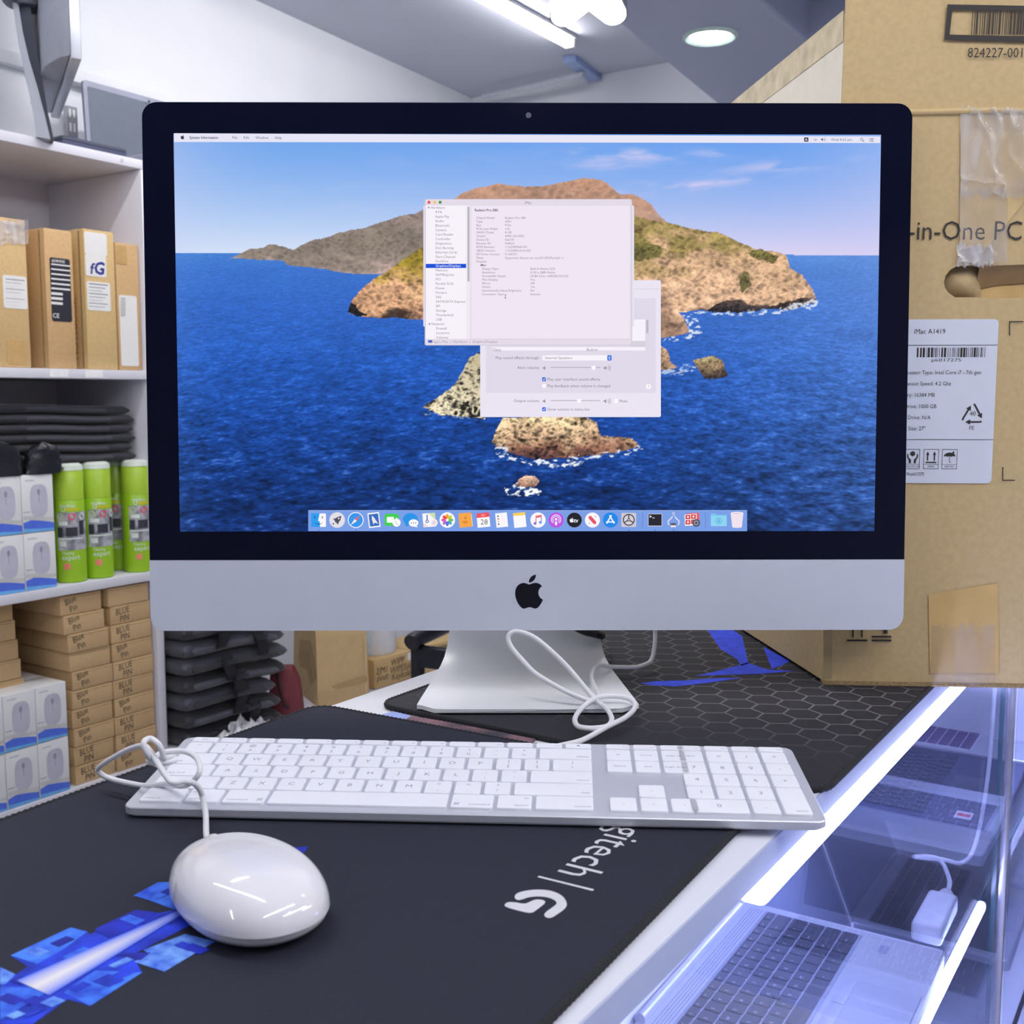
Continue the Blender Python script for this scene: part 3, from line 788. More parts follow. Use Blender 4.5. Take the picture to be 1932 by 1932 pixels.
Xs, Ys = np.meshgrid(np.linspace(px0, px1, GX), np.linspace(py0, py1, GY))
IMG = np.zeros((GY, GX, 3))
def C3(*c): return np.array(c, float)
def mixc(a, b, t): return a + (b - a) * t[..., None]
# sky
t = np.clip((Ys - 262) / 210, 0, 1); rt = np.clip((Xs - 330) / 1330, 0, 1)
top = mixc(C3(118, 168, 236), C3(108, 160, 238), rt); bot = mixc(C3(212, 228, 248), C3(218, 208, 242), rt)
IMG = top + (bot - top) * (t ** 1.25)[..., None]
edge = np.clip(1 - (Xs - 330) / 240, 0, 1) ** 2 * .35 + np.clip((Xs - 1420) / 240, 0, 1) ** 1.5 * .35  # paints the panel's angled-view wash over its side edges
IMG = mixc(IMG, C3(206, 208, 244), edge)
def cloud(cx, cy, sx, sy, slope, k, seed):
    global IMG
    dy = (Ys - cy + (Xs - cx) * slope) / sy; dx = (Xs - cx) / sx
    m = np.exp(-(dx * dx + dy * dy)) * sstep(.35, .75, fbm(Xs / 60, (Ys + (Xs - cx) * slope) / 14, seed))
    IMG = mixc(IMG, C3(214, 206, 240), np.clip(m * k, 0, 1))
for a in ((1180, 288, 110, 12, -.02, .85, 3), (1130, 305, 90, 12, 0, .5, 5), (1300, 346, 140, 9, .12, .8, 9), (1220, 352, 80, 10, .0, .7, 10), (1480, 306, 110, 11, .10, .65, 13), (690, 350, 160, 10, .02, .22, 17), (760, 385, 120, 12, 0, .35, 19), (1350, 284, 40, 8, 0, .5, 23), (900, 300, 200, 14, 0, .15, 24)): cloud(*a)
# sea
hy = 472.5 + (Xs - 330) * .0024
d = np.clip((Ys - hy) / (1003 - 472), 0, 1)
stops = [(0, (74, 132, 214)), (.06, (62, 116, 206)), (.2, (52, 104, 198)), (.4, (38, 90, 184)), (.6, (27, 72, 156)), (.8, (19, 55, 124)), (1, (17, 46, 106))]
sea = np.stack([np.interp(d, [s[0] for s in stops], [s[1][k] for s in stops]) for k in range(3)], -1)
lighten = np.clip((Xs - 1150) / 520, 0, 1) ** 1.2 * (1 - d * .55) * .55 + np.clip(1 - (Xs - 330) / 110, 0, 1) ** 2 * .12  # left-edge term carries the painted wash down over the sea
sea = mixc(sea, C3(122, 158, 226), lighten)
pd_ = np.clip(Ys - hy, 1, None)
amp = sstep(.02, .95, d)
u = (Xs - 960) / (pd_ + 150) * 24; v = 62 * np.log(pd_ + 26)
n1 = fbm(u + v * .16, v - u * .10, 41, 3) - .5; n2 = fbm(u * 2.6 - v * .3, v * 2.3 + u * .3, 55, 3) - .5; n3 = fbm(Xs / 90, Ys / 30, 61, 3) - .5
wave = n1 * .62 + n2 * .62 + n3 * .25
gain = np.clip(1 + wave * (.22 + 1.05 * amp), .3, 2.0)
sea = sea * gain[..., None]
sea = mixc(sea, C3(128, 160, 214), np.clip((wave - .17) * 2.2, 0, .5) * (.12 + .75 * amp))
IMG = np.where((Ys > hy)[..., None], sea, IMG)
def inside(poly, jit=2.0, seed=1, f=9.0):
    x = Xs + (fbm(Xs / f, Ys / f, seed, 3) - .5) * 2 * jit; y = Ys + (fbm(Xs / f, Ys / f, seed + 50, 3) - .5) * 2 * jit
    m = np.zeros(Xs.shape, bool); n = len(poly)
    for i in range(n):
        (ax, ay), (bx, by) = poly[i], poly[(i + 1) % n]
        if ay == by: continue
        c = ((ay > y) != (by > y)) & (x < (bx - ax) * (y - ay) / (by - ay) + ax); m ^= c
    return m
def land(poly, cols, ysplit, seed, rough=1.0, jit=2.0, sc=1.0, shade=.45, slant=0.6, haze=0.0):
    """cols: colour stops from the polygon's top (0) to its foot (1)"""
    global IMG
    m = inside(poly, jit, seed)
    ys = np.array([p[1] for p in poly]); tt = np.clip((Ys - ysplit[0]) / (ysplit[1] - ysplit[0]), 0, 1)
    w = fbm(Xs / (26 * sc), Ys / (18 * sc), seed + 3, 4) - .5
    k = np.clip(tt + w * .7, 0, 1)
    c = np.stack([np.interp(k, [s[0] for s in cols], [s[1][e] for s in cols]) for e in range(3)], -1)
    xx, yy = (Xs + Ys * slant) / (9 * sc), (Ys - Xs * slant * .5) / (6 * sc)
    r = 1 - np.abs(2 * fbm(xx, yy, seed + 9, 4) - 1) * 1.7
    q = fbm(Xs / (4 * sc), Ys / (4 * sc), seed + 19, 3) - .5
    s2 = fbm((Xs + Ys * slant) / (22 * sc), (Ys - Xs * slant * .5) / (13 * sc), seed + 29, 3) - .5
    sh = 1 + ((r - .62) * shade * 1.25 + q * shade * .75 + s2 * shade * 1.3) * rough
    c = c * np.clip(sh, .2, 1.35)[..., None]
    if haze: c = c + (C3(176, 176, 214) - c) * haze
    IMG = np.where(m[..., None], c, IMG)
def foam(poly, seed, k=1.0, th=.45):
    global IMG
    m = inside(poly, 7, seed, 14); n = fbm(Xs / 8, Ys / 4, seed + 5, 4)
    IMG = mixc(IMG, C3(232, 238, 250), m * np.clip((n - th) * 6, 0, 1) * k)
land([(851, 460), (851, 375), (866, 361), (897, 349), (918, 347), (939, 341), (964, 346), (1000, 347), (1021, 346), (1049, 341), (1081, 335), (1102, 331), (1127, 333), (1144, 340), (1158, 353), (1169, 361), (1190, 360), (1208, 368), (1229, 381), (1239, 395), (1246, 404), (1262, 416), (1280, 470)],
     [(0, (196, 146, 112)), (.6, (190, 146, 118)), (1, (170, 140, 130))], (330, 430), 100, .5, 1.2, 1.8, .34, .4, .10)
land([(430, 483), (450, 473), (466, 465), (492, 463), (503, 456), (520, 458), (535, 462), (549, 467), (563, 458), (587, 448), (612, 444), (637, 434), (658, 430), (686, 425), (718, 414), (753, 402), (781, 398), (802, 388), (812, 386), (812, 512), (802, 511), (686, 513), (637, 509), (602, 502), (538, 495), (531, 488), (500, 485)],
     [(0, (148, 128, 112)), (.45, (126, 112, 92)), (.8, (140, 124, 104)), (1, (206, 172, 158))], (395, 516), 130, .65, 1.4, 1.4, .34, .8, .16)
land([(1185, 640), (1185, 398), (1190, 400), (1225, 409), (1267, 416), (1299, 425), (1331, 430), (1355, 432), (1380, 444), (1405, 455), (1433, 467), (1458, 469), (1482, 474), (1489, 483), (1493, 500), (1517, 513), (1535, 539), (1544, 557), (1542, 563), (1521, 569), (1493, 579), (1458, 574), (1422, 578), (1394, 583), (1363, 581), (1317, 580), (1282, 585), (1296, 603), (1303, 624), (1267, 631), (1246, 633)],
     [(0, (176, 152, 96)), (.22, (150, 132, 80)), (.42, (206, 168, 132)), (.8, (216, 176, 144)), (1, (150, 120, 100))], (405, 610), 160, .95, 1.8, 1.5, .34, .9)
for p in ([(1190, 450), (1215, 452), (1252, 462), (1245, 480), (1190, 490)], [(1410, 472), (1440, 462), (1470, 480), (1462, 492), (1430, 484)], [(1395, 515), (1412, 508), (1420, 535), (1400, 548)]):
    land(p, [(0, (122, 114, 62)), (1, (112, 104, 66))], (450, 500), 190, .8, 4, 1)
land([(1330, 583), (1370, 562), (1400, 560), (1422, 572), (1470, 570), (1520, 556), (1546, 558), (1542, 566), (1500, 580), (1455, 577), (1400, 586), (1360, 584)], [(0, (96, 80, 72)), (1, (40, 36, 40))], (556, 588), 200, 1.2, 3, 1)
land([(652, 583), (660, 562), (675, 543), (700, 522), (732, 504), (760, 483), (788, 465), (802, 455), (812, 450), (812, 600), (802, 599), (756, 597), (742, 594), (707, 596), (672, 592), (656, 588)],
     [(0, (142, 128, 40)), (.25, (168, 140, 66)), (.5, (206, 162, 124)), (.85, (196, 150, 116)), (1, (70, 56, 46))], (455, 600), 220, 1.0, 1.6, 1.3, .36, .7)
land([(652, 584), (657, 566), (668, 570), (672, 582), (690, 590), (668, 593)], [(0, (48, 40, 38)), (1, (30, 28, 32))], (560, 590), 240, 1, 2, 1)
land([(910, 648), (904, 660), (883, 670), (873, 691), (855, 723), (830, 741), (793, 765), (806, 773), (830, 781), (869, 784), (912, 788)], [(0, (150, 140, 116)), (1, (186, 176, 150))], (660, 785), 260, 1.9, 2.2, 1.3, .62)
land([(925, 835), (932, 812), (945, 787), (1000, 784), (1105, 784), (1125, 795), (1135, 820), (1150, 822), (1195, 825), (1209, 842), (1150, 855), (1080, 862), (1010, 866), (975, 858), (940, 845)],
     [(0, (212, 184, 144)), (.45, (186, 156, 124)), (.8, (126, 88, 72)), (1, (86, 60, 58))], (786, 864), 280, 1.35, 2, 1.25, .5)
land([(1310, 676), (1331, 670), (1347, 666), (1366, 677), (1373, 695), (1377, 707), (1352, 713), (1331, 709), (1317, 688)], [(0, (168, 152, 112)), (.5, (124, 104, 80)), (1, (34, 30, 34))], (666, 712), 300, 1.2, 1.6, .8)
land([(970, 914), (978, 904), (990, 897), (1008, 898), (1017, 908), (1010, 918), (985, 921)], [(0, (212, 176, 150)), (1, (150, 112, 96))], (897, 920), 310, 1, 1.5, .8)
land([(1245, 646), (1262, 658), (1266, 676), (1281, 690), (1262, 694), (1245, 695)], [(0, (214, 180, 146)), (1, (160, 128, 104))], (640, 695), 320, .9, 2, .8)
for p, s_, k in (([(922, 846), (960, 856), (1000, 868), (1060, 866), (1120, 856), (1212, 842), (1214, 850), (1130, 864), (1075, 880), (1010, 876), (945, 864)], 330, 1.0), ([(952, 920), (975, 914), (1018, 922), (1020, 934), (985, 938), (955, 934)], 340, 1.1),
             ([(1282, 586), (1302, 590), (1318, 606), (1330, 622), (1300, 634), (1250, 640), (1300, 622), (1296, 603)], 350, .9), ([(1300, 586), (1380, 584), (1460, 578), (1540, 560), (1556, 556), (1545, 572), (1470, 586), (1390, 590), (1320, 590)], 360, .85),
             ([(1250, 690), (1300, 682), (1318, 695), (1290, 706), (1250, 704)], 370, .7), ([(790, 770), (830, 782), (870, 786), (905, 788), (870, 790), (800, 778)], 380, .5), ([(925, 838), (950, 834), (966, 850), (940, 856)], 390, .9)): foam(p, s_, k)
# faint streaks of the room lamps caught on the glass are left to the renderer
LINV = np.where(IMG / 255 <= .04045, IMG / 255 / 12.92, ((np.clip(IMG, 0, 255) / 255 + .055) / 1.055) ** 2.4)
c00, c10, c01, c11 = [Vector(scr(*q)) for q in ((329, 252), (1660, 258), (342, 1002), (1647, 1002))]
# exact panel size, centred
sx0, sx1 = -.5967 / 2 + .0, .5967 / 2
sz0, sz1 = .0857, .0857 + .3357
P = np.zeros((GY, GX, 3))
gx = np.linspace(sx0, sx1, GX); gz = np.linspace(sz1, sz0, GY)
P[..., 0] = gx[None, :]; P[..., 1] = gz[:, None]; P[..., 2] = .00095
X4 = np.array(SH); P = P @ X4[:3, :3].T + X4[:3, 3]
me = bpy.data.meshes.new('screen')
idx = np.arange(GX * GY).reshape(GY, GX)
quad = np.stack([idx[1:, :-1], idx[1:, 1:], idx[:-1, 1:], idx[:-1, :-1]], -1).reshape(-1, 4)
me.vertices.add(GX * GY); me.vertices.foreach_set('co', P.reshape(-1).astype(np.float32))
me.loops.add(quad.size); me.loops.foreach_set('vertex_index', quad.reshape(-1).astype(np.int32))
me.polygons.add(len(quad)); me.polygons.foreach_set('loop_start', np.arange(0, quad.size, 4, dtype=np.int32))
me.update(); me.validate()
at = me.attributes.new('paint', 'FLOAT_COLOR', 'POINT')
at.data.foreach_set('color', np.concatenate([LINV, np.ones((GY, GX, 1))], -1).astype(np.float32).ravel())
me.materials.append(ATTR('seascape_pixels', .06, 1.0))
so = bpy.data.objects.new('screen', me); COL.objects.link(so); so.parent = imac

# windows, icons and writing on the panel, in photograph pixels
UI = {}
LAY = .00100
def sp(px, py, lay): x, z = scr(px, py); return (x, z, LAY + lay * .00003)
def ui(nm):
    if nm not in UI: UI[nm] = (MB(), [])
    return UI[nm]
def uimat(e, rgb):
    k = 'lit_%02x%02x%02x' % tuple(int(c) for c in rgb)
    m = SCR(k, rgb)
    if m not in e[1]: e[1].append(m)
    return e[1].index(m)
def shp(nm, poly, rgb, lay=0):
    e = ui(nm); e[0].poly([sp(x, y, lay) for x, y in poly][::-1], uimat(e, rgb), SH)
def rct(nm, x0, y0, x1, y1, rgb, lay=0, r=0):
    shp(nm, rrect(x0, x1, y0, y1, r, 3) if r else [(x0, y0), (x1, y0), (x1, y1), (x0, y1)], rgb, lay)
def cir(nm, x, y, r, rgb, lay=0, n=20, ry=None): shp(nm, circ(x, y, r, n, ry), rgb, lay)
MM = abs(scr(1000, 600)[0] - scr(900, 600)[0]) / 100
def txt(nm, s_, x, y, cap, rgb, lay=6, align='L', bold=0.0, sx=1.0):
    """baseline at (x, y), capital height in pixels"""
    e = ui(nm); lx, lz = scr(x, y)
    X = SH @ Matrix.Translation((lx, lz, LAY + lay * .00003))
    e[0].text(s_, cap / .73 * MM, X, uimat(e, rgb), align, bold, sx)
GR, DK, LT = (128, 122, 134), (84, 80, 92), (158, 152, 164)
# menu bar
n = 'menu_bar'
shp(n, [(329, 252), (1660, 258), (1660, 270.5), (329, 268.5)], (230, 229, 246))
e = ui(n); ax_, az_ = scr(341, 263.5); fs2 = 8 * MM / 24
for c in FRUIT: e[0].poly([(ax_ + x * fs2, az_ + (24 - y) * fs2, LAY + .0001) for x, y in c], uimat(e, (50, 48, 60)), SH)
for s_, x, y, b in (('System Information', 358, 262.6, .02), ('File', 439, 262.6, 0), ('Edit', 460, 262.6, 0), ('Window', 482.5, 262.8, 0), ('Help', 519, 263, 0)): txt(n, s_, x, y, 5.0, DK, 6, 'L', b)
rct(n, 1516.5, 260, 1524.5, 268, (44, 42, 56), 2, 1); txt(n, 'A', 1520.5, 266.4, 5, (230, 229, 246), 6, 'C', .02)
for r in (5, 3.4, 1.8):
    e = ui(n); pts = [sp(1538 + r * math.sin(a), 267.5 - r * math.cos(a), 3) for a in np.linspace(-.8, .8, 7)]; q = [sp(1538 + (r - .8) * math.sin(a), 267.5 - (r - .8) * math.cos(a), 3) for a in np.linspace(.8, -.8, 7)]
    e[0].poly((pts + q)[::-1], uimat(e, (150, 148, 162)), SH)
def speaker(nm, x, y, k, rgb, waves=2, lay=4):
    shp(nm, [(x, y - 1.3 * k), (x + 2 * k, y - 1.3 * k), (x + 5 * k, y - 4 * k), (x + 5 * k, y + 4 * k), (x + 2 * k, y + 1.3 * k), (x, y + 1.3 * k)], rgb, lay)
    for w in range(waves):
        R0 = (2.5 + 2.4 * w) * k; P0 = [(x + 5.5 * k + R0 * math.cos(a), y + R0 * math.sin(a)) for a in np.linspace(-.8, .8, 6)]; P1 = [(x + 5.5 * k + (R0 + .8 * k) * math.cos(a), y + (R0 + .8 * k) * math.sin(a)) for a in np.linspace(.8, -.8, 6)]
        shp(nm, P0 + P1, rgb, lay)
speaker(n, 1548, 264, .8, DK, 2)
txt(n, 'Wed 4:53 pm', 1567, 266.6, 5.2, (106, 102, 114))
e = ui(n)
for k in range(12):
    a0, a1_ = 2 * math.pi * k / 12, 2 * math.pi * (k + 1) / 12
    shp(n, [(1625 + 2.8 * math.cos(a0), 263.6 + 2.8 * math.sin(a0)), (1625 + 2.8 * math.cos(a1_), 263.6 + 2.8 * math.sin(a1_)), (1625 + 2 * math.cos(a1_), 263.6 + 2 * math.sin(a1_)), (1625 + 2 * math.cos(a0), 263.6 + 2 * math.sin(a0))], DK, 3)
shp(n, [(1627, 265), (1630, 268), (1629.2, 268.8), (1626.3, 265.8)], DK, 3)
for i in range(3): rct(n, 1641, 261.6 + i * 2.6, 1647.5, 262.6 + i * 2.6, DK, 3); rct(n, 1638.6, 261.6 + i * 2.6, 1639.8, 262.6 + i * 2.6, DK, 3)
# sound panel
n = 'sound_window'
rct(n, 906, 529, 1246.5, 787, (234, 228, 243), 3, 3)
rct(n, 917, 563, 1237, 741.5, (224, 217, 233), 4)
rct(n, 1190, 545.5, 1246, 546.5, (214, 206, 222), 5)
rct(n, 929, 591, 1224, 662, (222, 215, 231), 5); rct(n, 929, 603, 1217, 643.5, (246, 241, 250), 6); rct(n, 1190, 644, 1217, 655, (214, 209, 219), 6); rct(n, 929, 655, 1217, 661.5, (247, 242, 250), 6)
rct(n, 1219, 604, 1223, 629, (186, 181, 193), 7, 1.8)
txt(n, 'Glass', 929.5, 662.5, 5.4, GR, 9); txt(n, 'Built-in', 1106.5, 662.5, 5.4, GR, 9)
txt(n, 'Play sound effects through:', 1018, 677.8, 5.6, GR, 9, 'R'); rct(n, 1023.5, 670.5, 1153, 680.5, (247, 243, 251), 7, 2); txt(n, 'Internal Speakers', 1028, 677.8, 5.4, GR, 9)
rct(n, 1145.5, 670.5, 1153.5, 680.5, (48, 112, 226), 8, 1.6); shp(n, [(1147.5, 674.8), (1149.5, 672.4), (1151.5, 674.8)], (240, 240, 255), 9); shp(n, [(1147.5, 676.4), (1149.5, 678.8), (1151.5, 676.4)], (240, 240, 255), 9)
for yv, lab, kx in ((694.5, 'Alert volume:', 1119.5), (757, 'Output volume:', 1092.5)):
    txt(n, lab, 1018, yv + 1.8, 5.6, GR, 9, 'R'); rct(n, 1039, yv - 1.6, 1132.5, yv - .4, (166, 160, 172), 7)
    shp(n, [(kx - 4, yv - 4), (kx + 4, yv - 4), (kx + 4, yv + 1), (kx, yv + 4.5), (kx - 4, yv + 1)], (250, 248, 253), 8)
    speaker(n, 1024, yv, .95, (150, 145, 157), 0, 8); speaker(n, 1138.5, yv, 1.0, (150, 145, 157), 3, 8)
for x, y, on, s_ in ((1022.8, 712, 1, 'Play user interface sound effects'), (1022.8, 724.5, 0, 'Play feedback when volume is changed'), (1022.8, 768.5, 1, 'Show volume in menu bar'), (1158.5, 753, 0, 'Mute')):
    rct(n, x, y, x + 7.2, y + 7.4, (42, 104, 216) if on else (250, 247, 252), 7, 1.4)
    if on: shp(n, [(x + 1.4, y + 3.8), (x + 2.2, y + 3), (x + 3.2, y + 4.6), (x + 5.4, y + 1.4), (x + 6.2, y + 2), (x + 3.3, y + 6.2)], (240, 242, 255), 8)
    txt(n, s_, x + 9.4, y + 6.3, 5.6, GR, 9)
cir(n, 1223, 729.5, 5, (250, 247, 252), 7); txt(n, '?', 1223, 732, 5.6, GR, 9, 'C')
# information window (a second one peeks out behind)
n = 'information_window'
rct(n, 799, 388, 1196, 617, (232, 225, 240), 10, 3); rct(n, 801.5, 376.2, 1192.2, 652, (205, 198, 214), 11, 3)
rct(n, 803, 377, 1191, 651, (228, 219, 232), 12, 3); rct(n, 803.5, 388.5, 879.5, 640, (247, 241, 250), 13); rct(n, 879.5, 388.5, 888, 640, (240, 233, 243), 13); rct(n, 888, 388.5, 888.8, 640, (206, 198, 210), 14)
rct(n, 888.8, 389, 1188, 639, (240, 230, 243), 13); rct(n, 803.5, 640, 1190, 640.6, (210, 202, 214), 14); rct(n, 882, 390.5, 886, 532, (186, 180, 192), 15, 1.8)
for x, c in ((809.6, (228, 92, 92)), (820.2, (236, 196, 120)), (830.6, (70, 160, 74))): cir(n, x, 382.4, 3, c, 15)
txt(n, 'iMac', 996.5, 385.6, 5.2, (140, 130, 142), 16, 'C')
rct(n, 803.5, 498.4, 879.6, 506.2, (24, 82, 214), 15)
def tri(x, y): shp(n, [(x, y - 2.6), (x + 4, y - 2.6), (x + 2, y + 1)], GR, 16)
side = ['Hardware', 'ATA', 'Apple Pay', 'Audio', 'Bluetooth', 'Camera', 'Card Reader', 'Controller', 'Diagnostics', 'Disc Burning', 'Ethernet Cards', 'Fibre Channel', 'FireWire', 'Graphics/Displays', 'Memory', 'NVMExpress', 'PCI', 'Parallel SCSI', 'Power', 'Printers', 'SAS', 'SATA/SATA Express', 'SPI', 'Storage', 'Thunderbolt', 'USB', 'Network', 'Firewall', 'Locations', 'Volumes']
for i, s_ in enumerate(side):
    y = 394.6 + i * 8.43; hd = s_ in ('Hardware', 'Network')
    txt(n, s_, (812.6 if hd else 821.2) + i * .055, y, 4.8, (236, 240, 255) if i == 13 else GR, 17)
    if hd: tri(807 + i * .055, y - .8)
txt(n, 'Radeon Pro 580:', 895.5, 399.4, 4.8, DK, 17, 'L', .02)
rows = [('Chipset Model:', 'Radeon Pro 580'), ('Type:', 'GPU'), ('Bus:', 'PCIe'), ('PCIe Lane Width:', 'x16'), ('VRAM (Total):', '8 GB'), ('Vendor:', 'AMD (0x1002)'), ('Device ID:', '0x67df'), ('Revision ID:', '0x00c0'), ('ROM Revision:', '113-D000AA-931'), ('VBIOS Version:', '113-D0001A1X-025'), ('EFI Driver Version:', '01.00.931'), ('Metal:', 'Supported, feature set macOS GPUFamily2 v1'), ('Displays:', '')]
for i, (a, b) in enumerate(rows):
    y = 413.8 + i * 6.84; txt(n, a, 898.7, y, 4.3, GR, 17, 'L', 0, .97); txt(n, b, 952.7, y, 4.3, GR, 17) if b else None
txt(n, 'iMac:', 906, 502.7, 4.3, DK, 17, 'L', .012)
rows = [('Display Type:', 'Built-In Retina LCD'), ('Resolution:', '5120 x 2880 Retina'), ('Framebuffer Depth:', '30-Bit Color (ARGB2101010)'), ('Main Display:', 'Yes'), ('Mirror:', 'Off'), ('Online:', 'Yes'), ('Automatically Adjust Brightness:', 'No'), ('Connection Type:', 'Internal')]
for i, (a, b) in enumerate(rows):
    y = 509.6 + i * 6.84; txt(n, a, 909.4, y, 4.3, GR, 17, 'L', 0, .97); txt(n, b, 1000.6, y, 4.3, GR, 17)
shp(n, [(952, 556.5), (955.5, 556.5), (955.5, 557.2), (954.2, 557.4), (954.2, 562.4), (955.5, 562.8), (955.5, 563.5), (952, 563.5), (952, 562.8), (953.3, 562.4), (953.3, 557.4), (952, 557.2)], (90, 86, 96), 18)
rct(n, 808, 642, 816, 647, (76, 110, 196), 15); txt(n, "app's iMac  \u203a  Hardware  \u203a  Graphics/Displays", 818.5, 647.2, 4.8, LT, 17)
# dock
n = 'dock'
rct(n, 582, 962.5, 1409, 1002, (122, 158, 230), 3)
rct(n, 582, 962.5, 1409, 963.4, (166, 192, 242), 4)
CY_ = 981
def ic(x): return x
x = 601.5
rct(n, x - 14, CY_ - 12.5, x + 14, CY_ + 13, (250, 246, 255), 5, 2); shp(n, [(x - 14, CY_ - 12.5), (x + 2, CY_ - 12.5), (x - 1, CY_ + 2), (x + 2, CY_ + 2), (x + 3, CY_ + 13), (x - 14, CY_ + 13)], (46, 156, 238), 6)
for xx in (x - 7, x + 7): rct(n, xx - .8, CY_ - 7, xx + .8, CY_ - 3, (36, 46, 80), 7)
shp(n, [(x - 8.5, CY_ + 4)] + [(x + q, CY_ + 4 + 4.4 * (1 - (q / 8.5) ** 2)) for q in np.linspace(-6, 6, 7)] + [(x + 8.5, CY_ + 4)] + [(x + q, CY_ + 4 + 3.2 * (1 - (q / 8.5) ** 2)) for q in np.linspace(6, -6, 7)], (36, 46, 80), 7)
x = 636.5; cir(n, x, CY_, 15, (214, 212, 222), 5, 28); cir(n, x, CY_, 13.6, (226, 224, 232), 6, 28)
shp(n, [(x + 8, CY_ - 8), (x + 6, CY_ + 1), (x - 1, CY_ + 6), (x - 5, CY_ + 2), (x - 1, CY_ - 5)], (82, 80, 92), 7); shp(n, [(x - 1, CY_ - 4), (x - 8, CY_ - 2), (x - 4, CY_ + 1)], (82, 80, 92), 7); shp(n, [(x + 4, CY_ + 3), (x + 1, CY_ + 9), (x - 1, CY_ + 5)], (82, 80, 92), 7); cir(n, x + 3, CY_ - 3, 1.6, (226, 224, 232), 8); cir(n, x - 7, CY_ + 7, 1.5, (82, 80, 92), 8)
x = 671.5; cir(n, x, CY_, 15, (244, 244, 252), 5, 28); cir(n, x, CY_, 13.4, (56, 150, 236), 6, 28)
shp(n, [(x + 9.5, CY_ - 9.5), (x + 2, CY_ + 2), (x - 2, CY_ - 2)], (226, 104, 112), 7); shp(n, [(x - 9.5, CY_ + 9.5), (x + 2, CY_ + 2), (x - 2, CY_ - 2)], (244, 244, 250), 7)
def rot(pts, x, y, a): c, s_ = math.cos(a), math.sin(a); return [(x + (p - x) * c - (q - y) * s_, y + (p - x) * s_ + (q - y) * c) for p, q in pts]
def card(x, rgb, a=-.12, w=11, h=14, lay=5): shp(n, rot([(x - w, CY_ - h), (x + w, CY_ - h), (x + w, CY_ + h), (x - w, CY_ + h)], x, CY_, a), rgb, lay)
x = 706; card(x, (248, 246, 252)); card(x, (56, 110, 190), -.12, 9, 11.5, 6); shp(n, rot([(x - 3, CY_ - 9), (x + 1, CY_ - 4), (x + 7, CY_ + 8), (x + 1, CY_ + 5), (x - 2, CY_ + 8), (x - 4, CY_ - 2)], x, CY_, -.12), (236, 228, 236), 7)
x = 740.5; rct(n, x - 15, CY_ - 12, x + 12, CY_ + 11, (70, 204, 84), 5, 4); rct(n, x - 10.5, CY_ - 6, x + 3, CY_ + 5, (246, 252, 246), 6, 2); shp(n, [(x + 3, CY_), (x + 9, CY_ - 5), (x + 9, CY_ + 5)], (246, 252, 246), 6); cir(n, x + 8, CY_ + 5, 7.6, (250, 250, 252), 7); shp(n, [(x + 4.5, CY_ + 2), (x + 6, CY_ + 1), (x + 8, CY_ + 6), (x + 12, CY_ + 8), (x + 11, CY_ + 9.5), (x + 7, CY_ + 8)], (206, 222, 208), 8)
x = 775.5; cir(n, x - 1, CY_ - 1.5, 14, (42, 148, 232), 5, 26, 11.5); shp(n, [(x - 12, CY_ + 4), (x - 9, CY_ + 13), (x - 3, CY_ + 9)], (42, 148, 232), 5); cir(n, x + 5, CY_ + 5.5, 9, (250, 250, 253), 6, 22, 7); shp(n, [(x + 9, CY_ + 9), (x + 13, CY_ + 14), (x + 4, CY_ + 12)], (250, 250, 253), 6)
for q in (1, 5, 9): cir(n, x + q, CY_ + 5.5, 1.1, (110, 110, 122), 7, 10)
x = 810; card(x, (248, 246, 250), -.08, 12, 13); shp(n, rot([(x - 1, CY_ - 13), (x + 12, CY_ - 13), (x + 12, CY_ + 1)], x, CY_, -.08), (206, 224, 170), 6); shp(n, rot([(x - 12, CY_ + 4), (x - 2, CY_ + 13), (x - 12, CY_ + 13)], x, CY_, -.08), (240, 216, 214), 6)
rct(n, x - 5, CY_ - 10, x - 3, CY_ + 1, (56, 96, 180), 7); cir(n, x - 4, CY_ + 2.5, 3.2, (56, 96, 180), 7, 14); cir(n, x - 4, CY_ + 2.5, 1.8, (240, 240, 250), 8, 12); cir(n, x + 9, CY_ + 5, 7, (246, 236, 242), 8); cir(n, x + 9, CY_ + 5, 4, (226, 212, 222), 9)
x = 844; cir(n, x, CY_, 14.6, (252, 250, 252), 5, 28)
for k, c in enumerate(((250, 160, 40), (196, 206, 60), (110, 190, 90), (70, 170, 190), (90, 110, 220), (170, 110, 210), (232, 90, 160), (240, 70, 70))):
    a = -math.pi / 2 + k * math.pi / 4; shp(n, rot(circ(x + 7, CY_, 4.6, 14, 2.9), x, CY_, a), c, 6 + k % 3)
x = 878; card(x, (246, 166, 74), -.1, 12, 13.5); card(x + 11.5, (250, 240, 228), -.1, 1.4, 11.5, 4); cir(n, x, CY_ - 4, 2.8, (226, 140, 54), 6); cir(n, x, CY_ + 4, 5, (226, 140, 54), 6, 16, 3)
x = 912; card(x, (252, 250, 252), -.1, 12, 13.5); shp(n, rot([(x - 12, CY_ - 13.5), (x + 12, CY_ - 13.5), (x + 12, CY_ - 5), (x - 12, CY_ - 5)], x, CY_, -.1), (240, 84, 92), 6); txt(n, 'SEP', x - .5, CY_ - 7.2, 4, (255, 200, 200), 7, 'C'); txt(n, '28', x + 1.2, CY_ + 8.4, 10.5, (96, 94, 104), 8, 'C')
x = 946.5; card(x, (250, 248, 252), -.1, 11, 13.5)
for k, c in enumerate(((90, 96, 116), (222, 100, 96), (240, 176, 140), (90, 96, 116))): cir(n, x - 7 + k * .5, CY_ - 7 + k * 4.9, 1.6, c, 6, 10); rct(n, x - 3, CY_ - 7.5 + k * 4.9, x + 7, CY_ - 6.9 + k * 4.9, (226, 220, 230), 6)
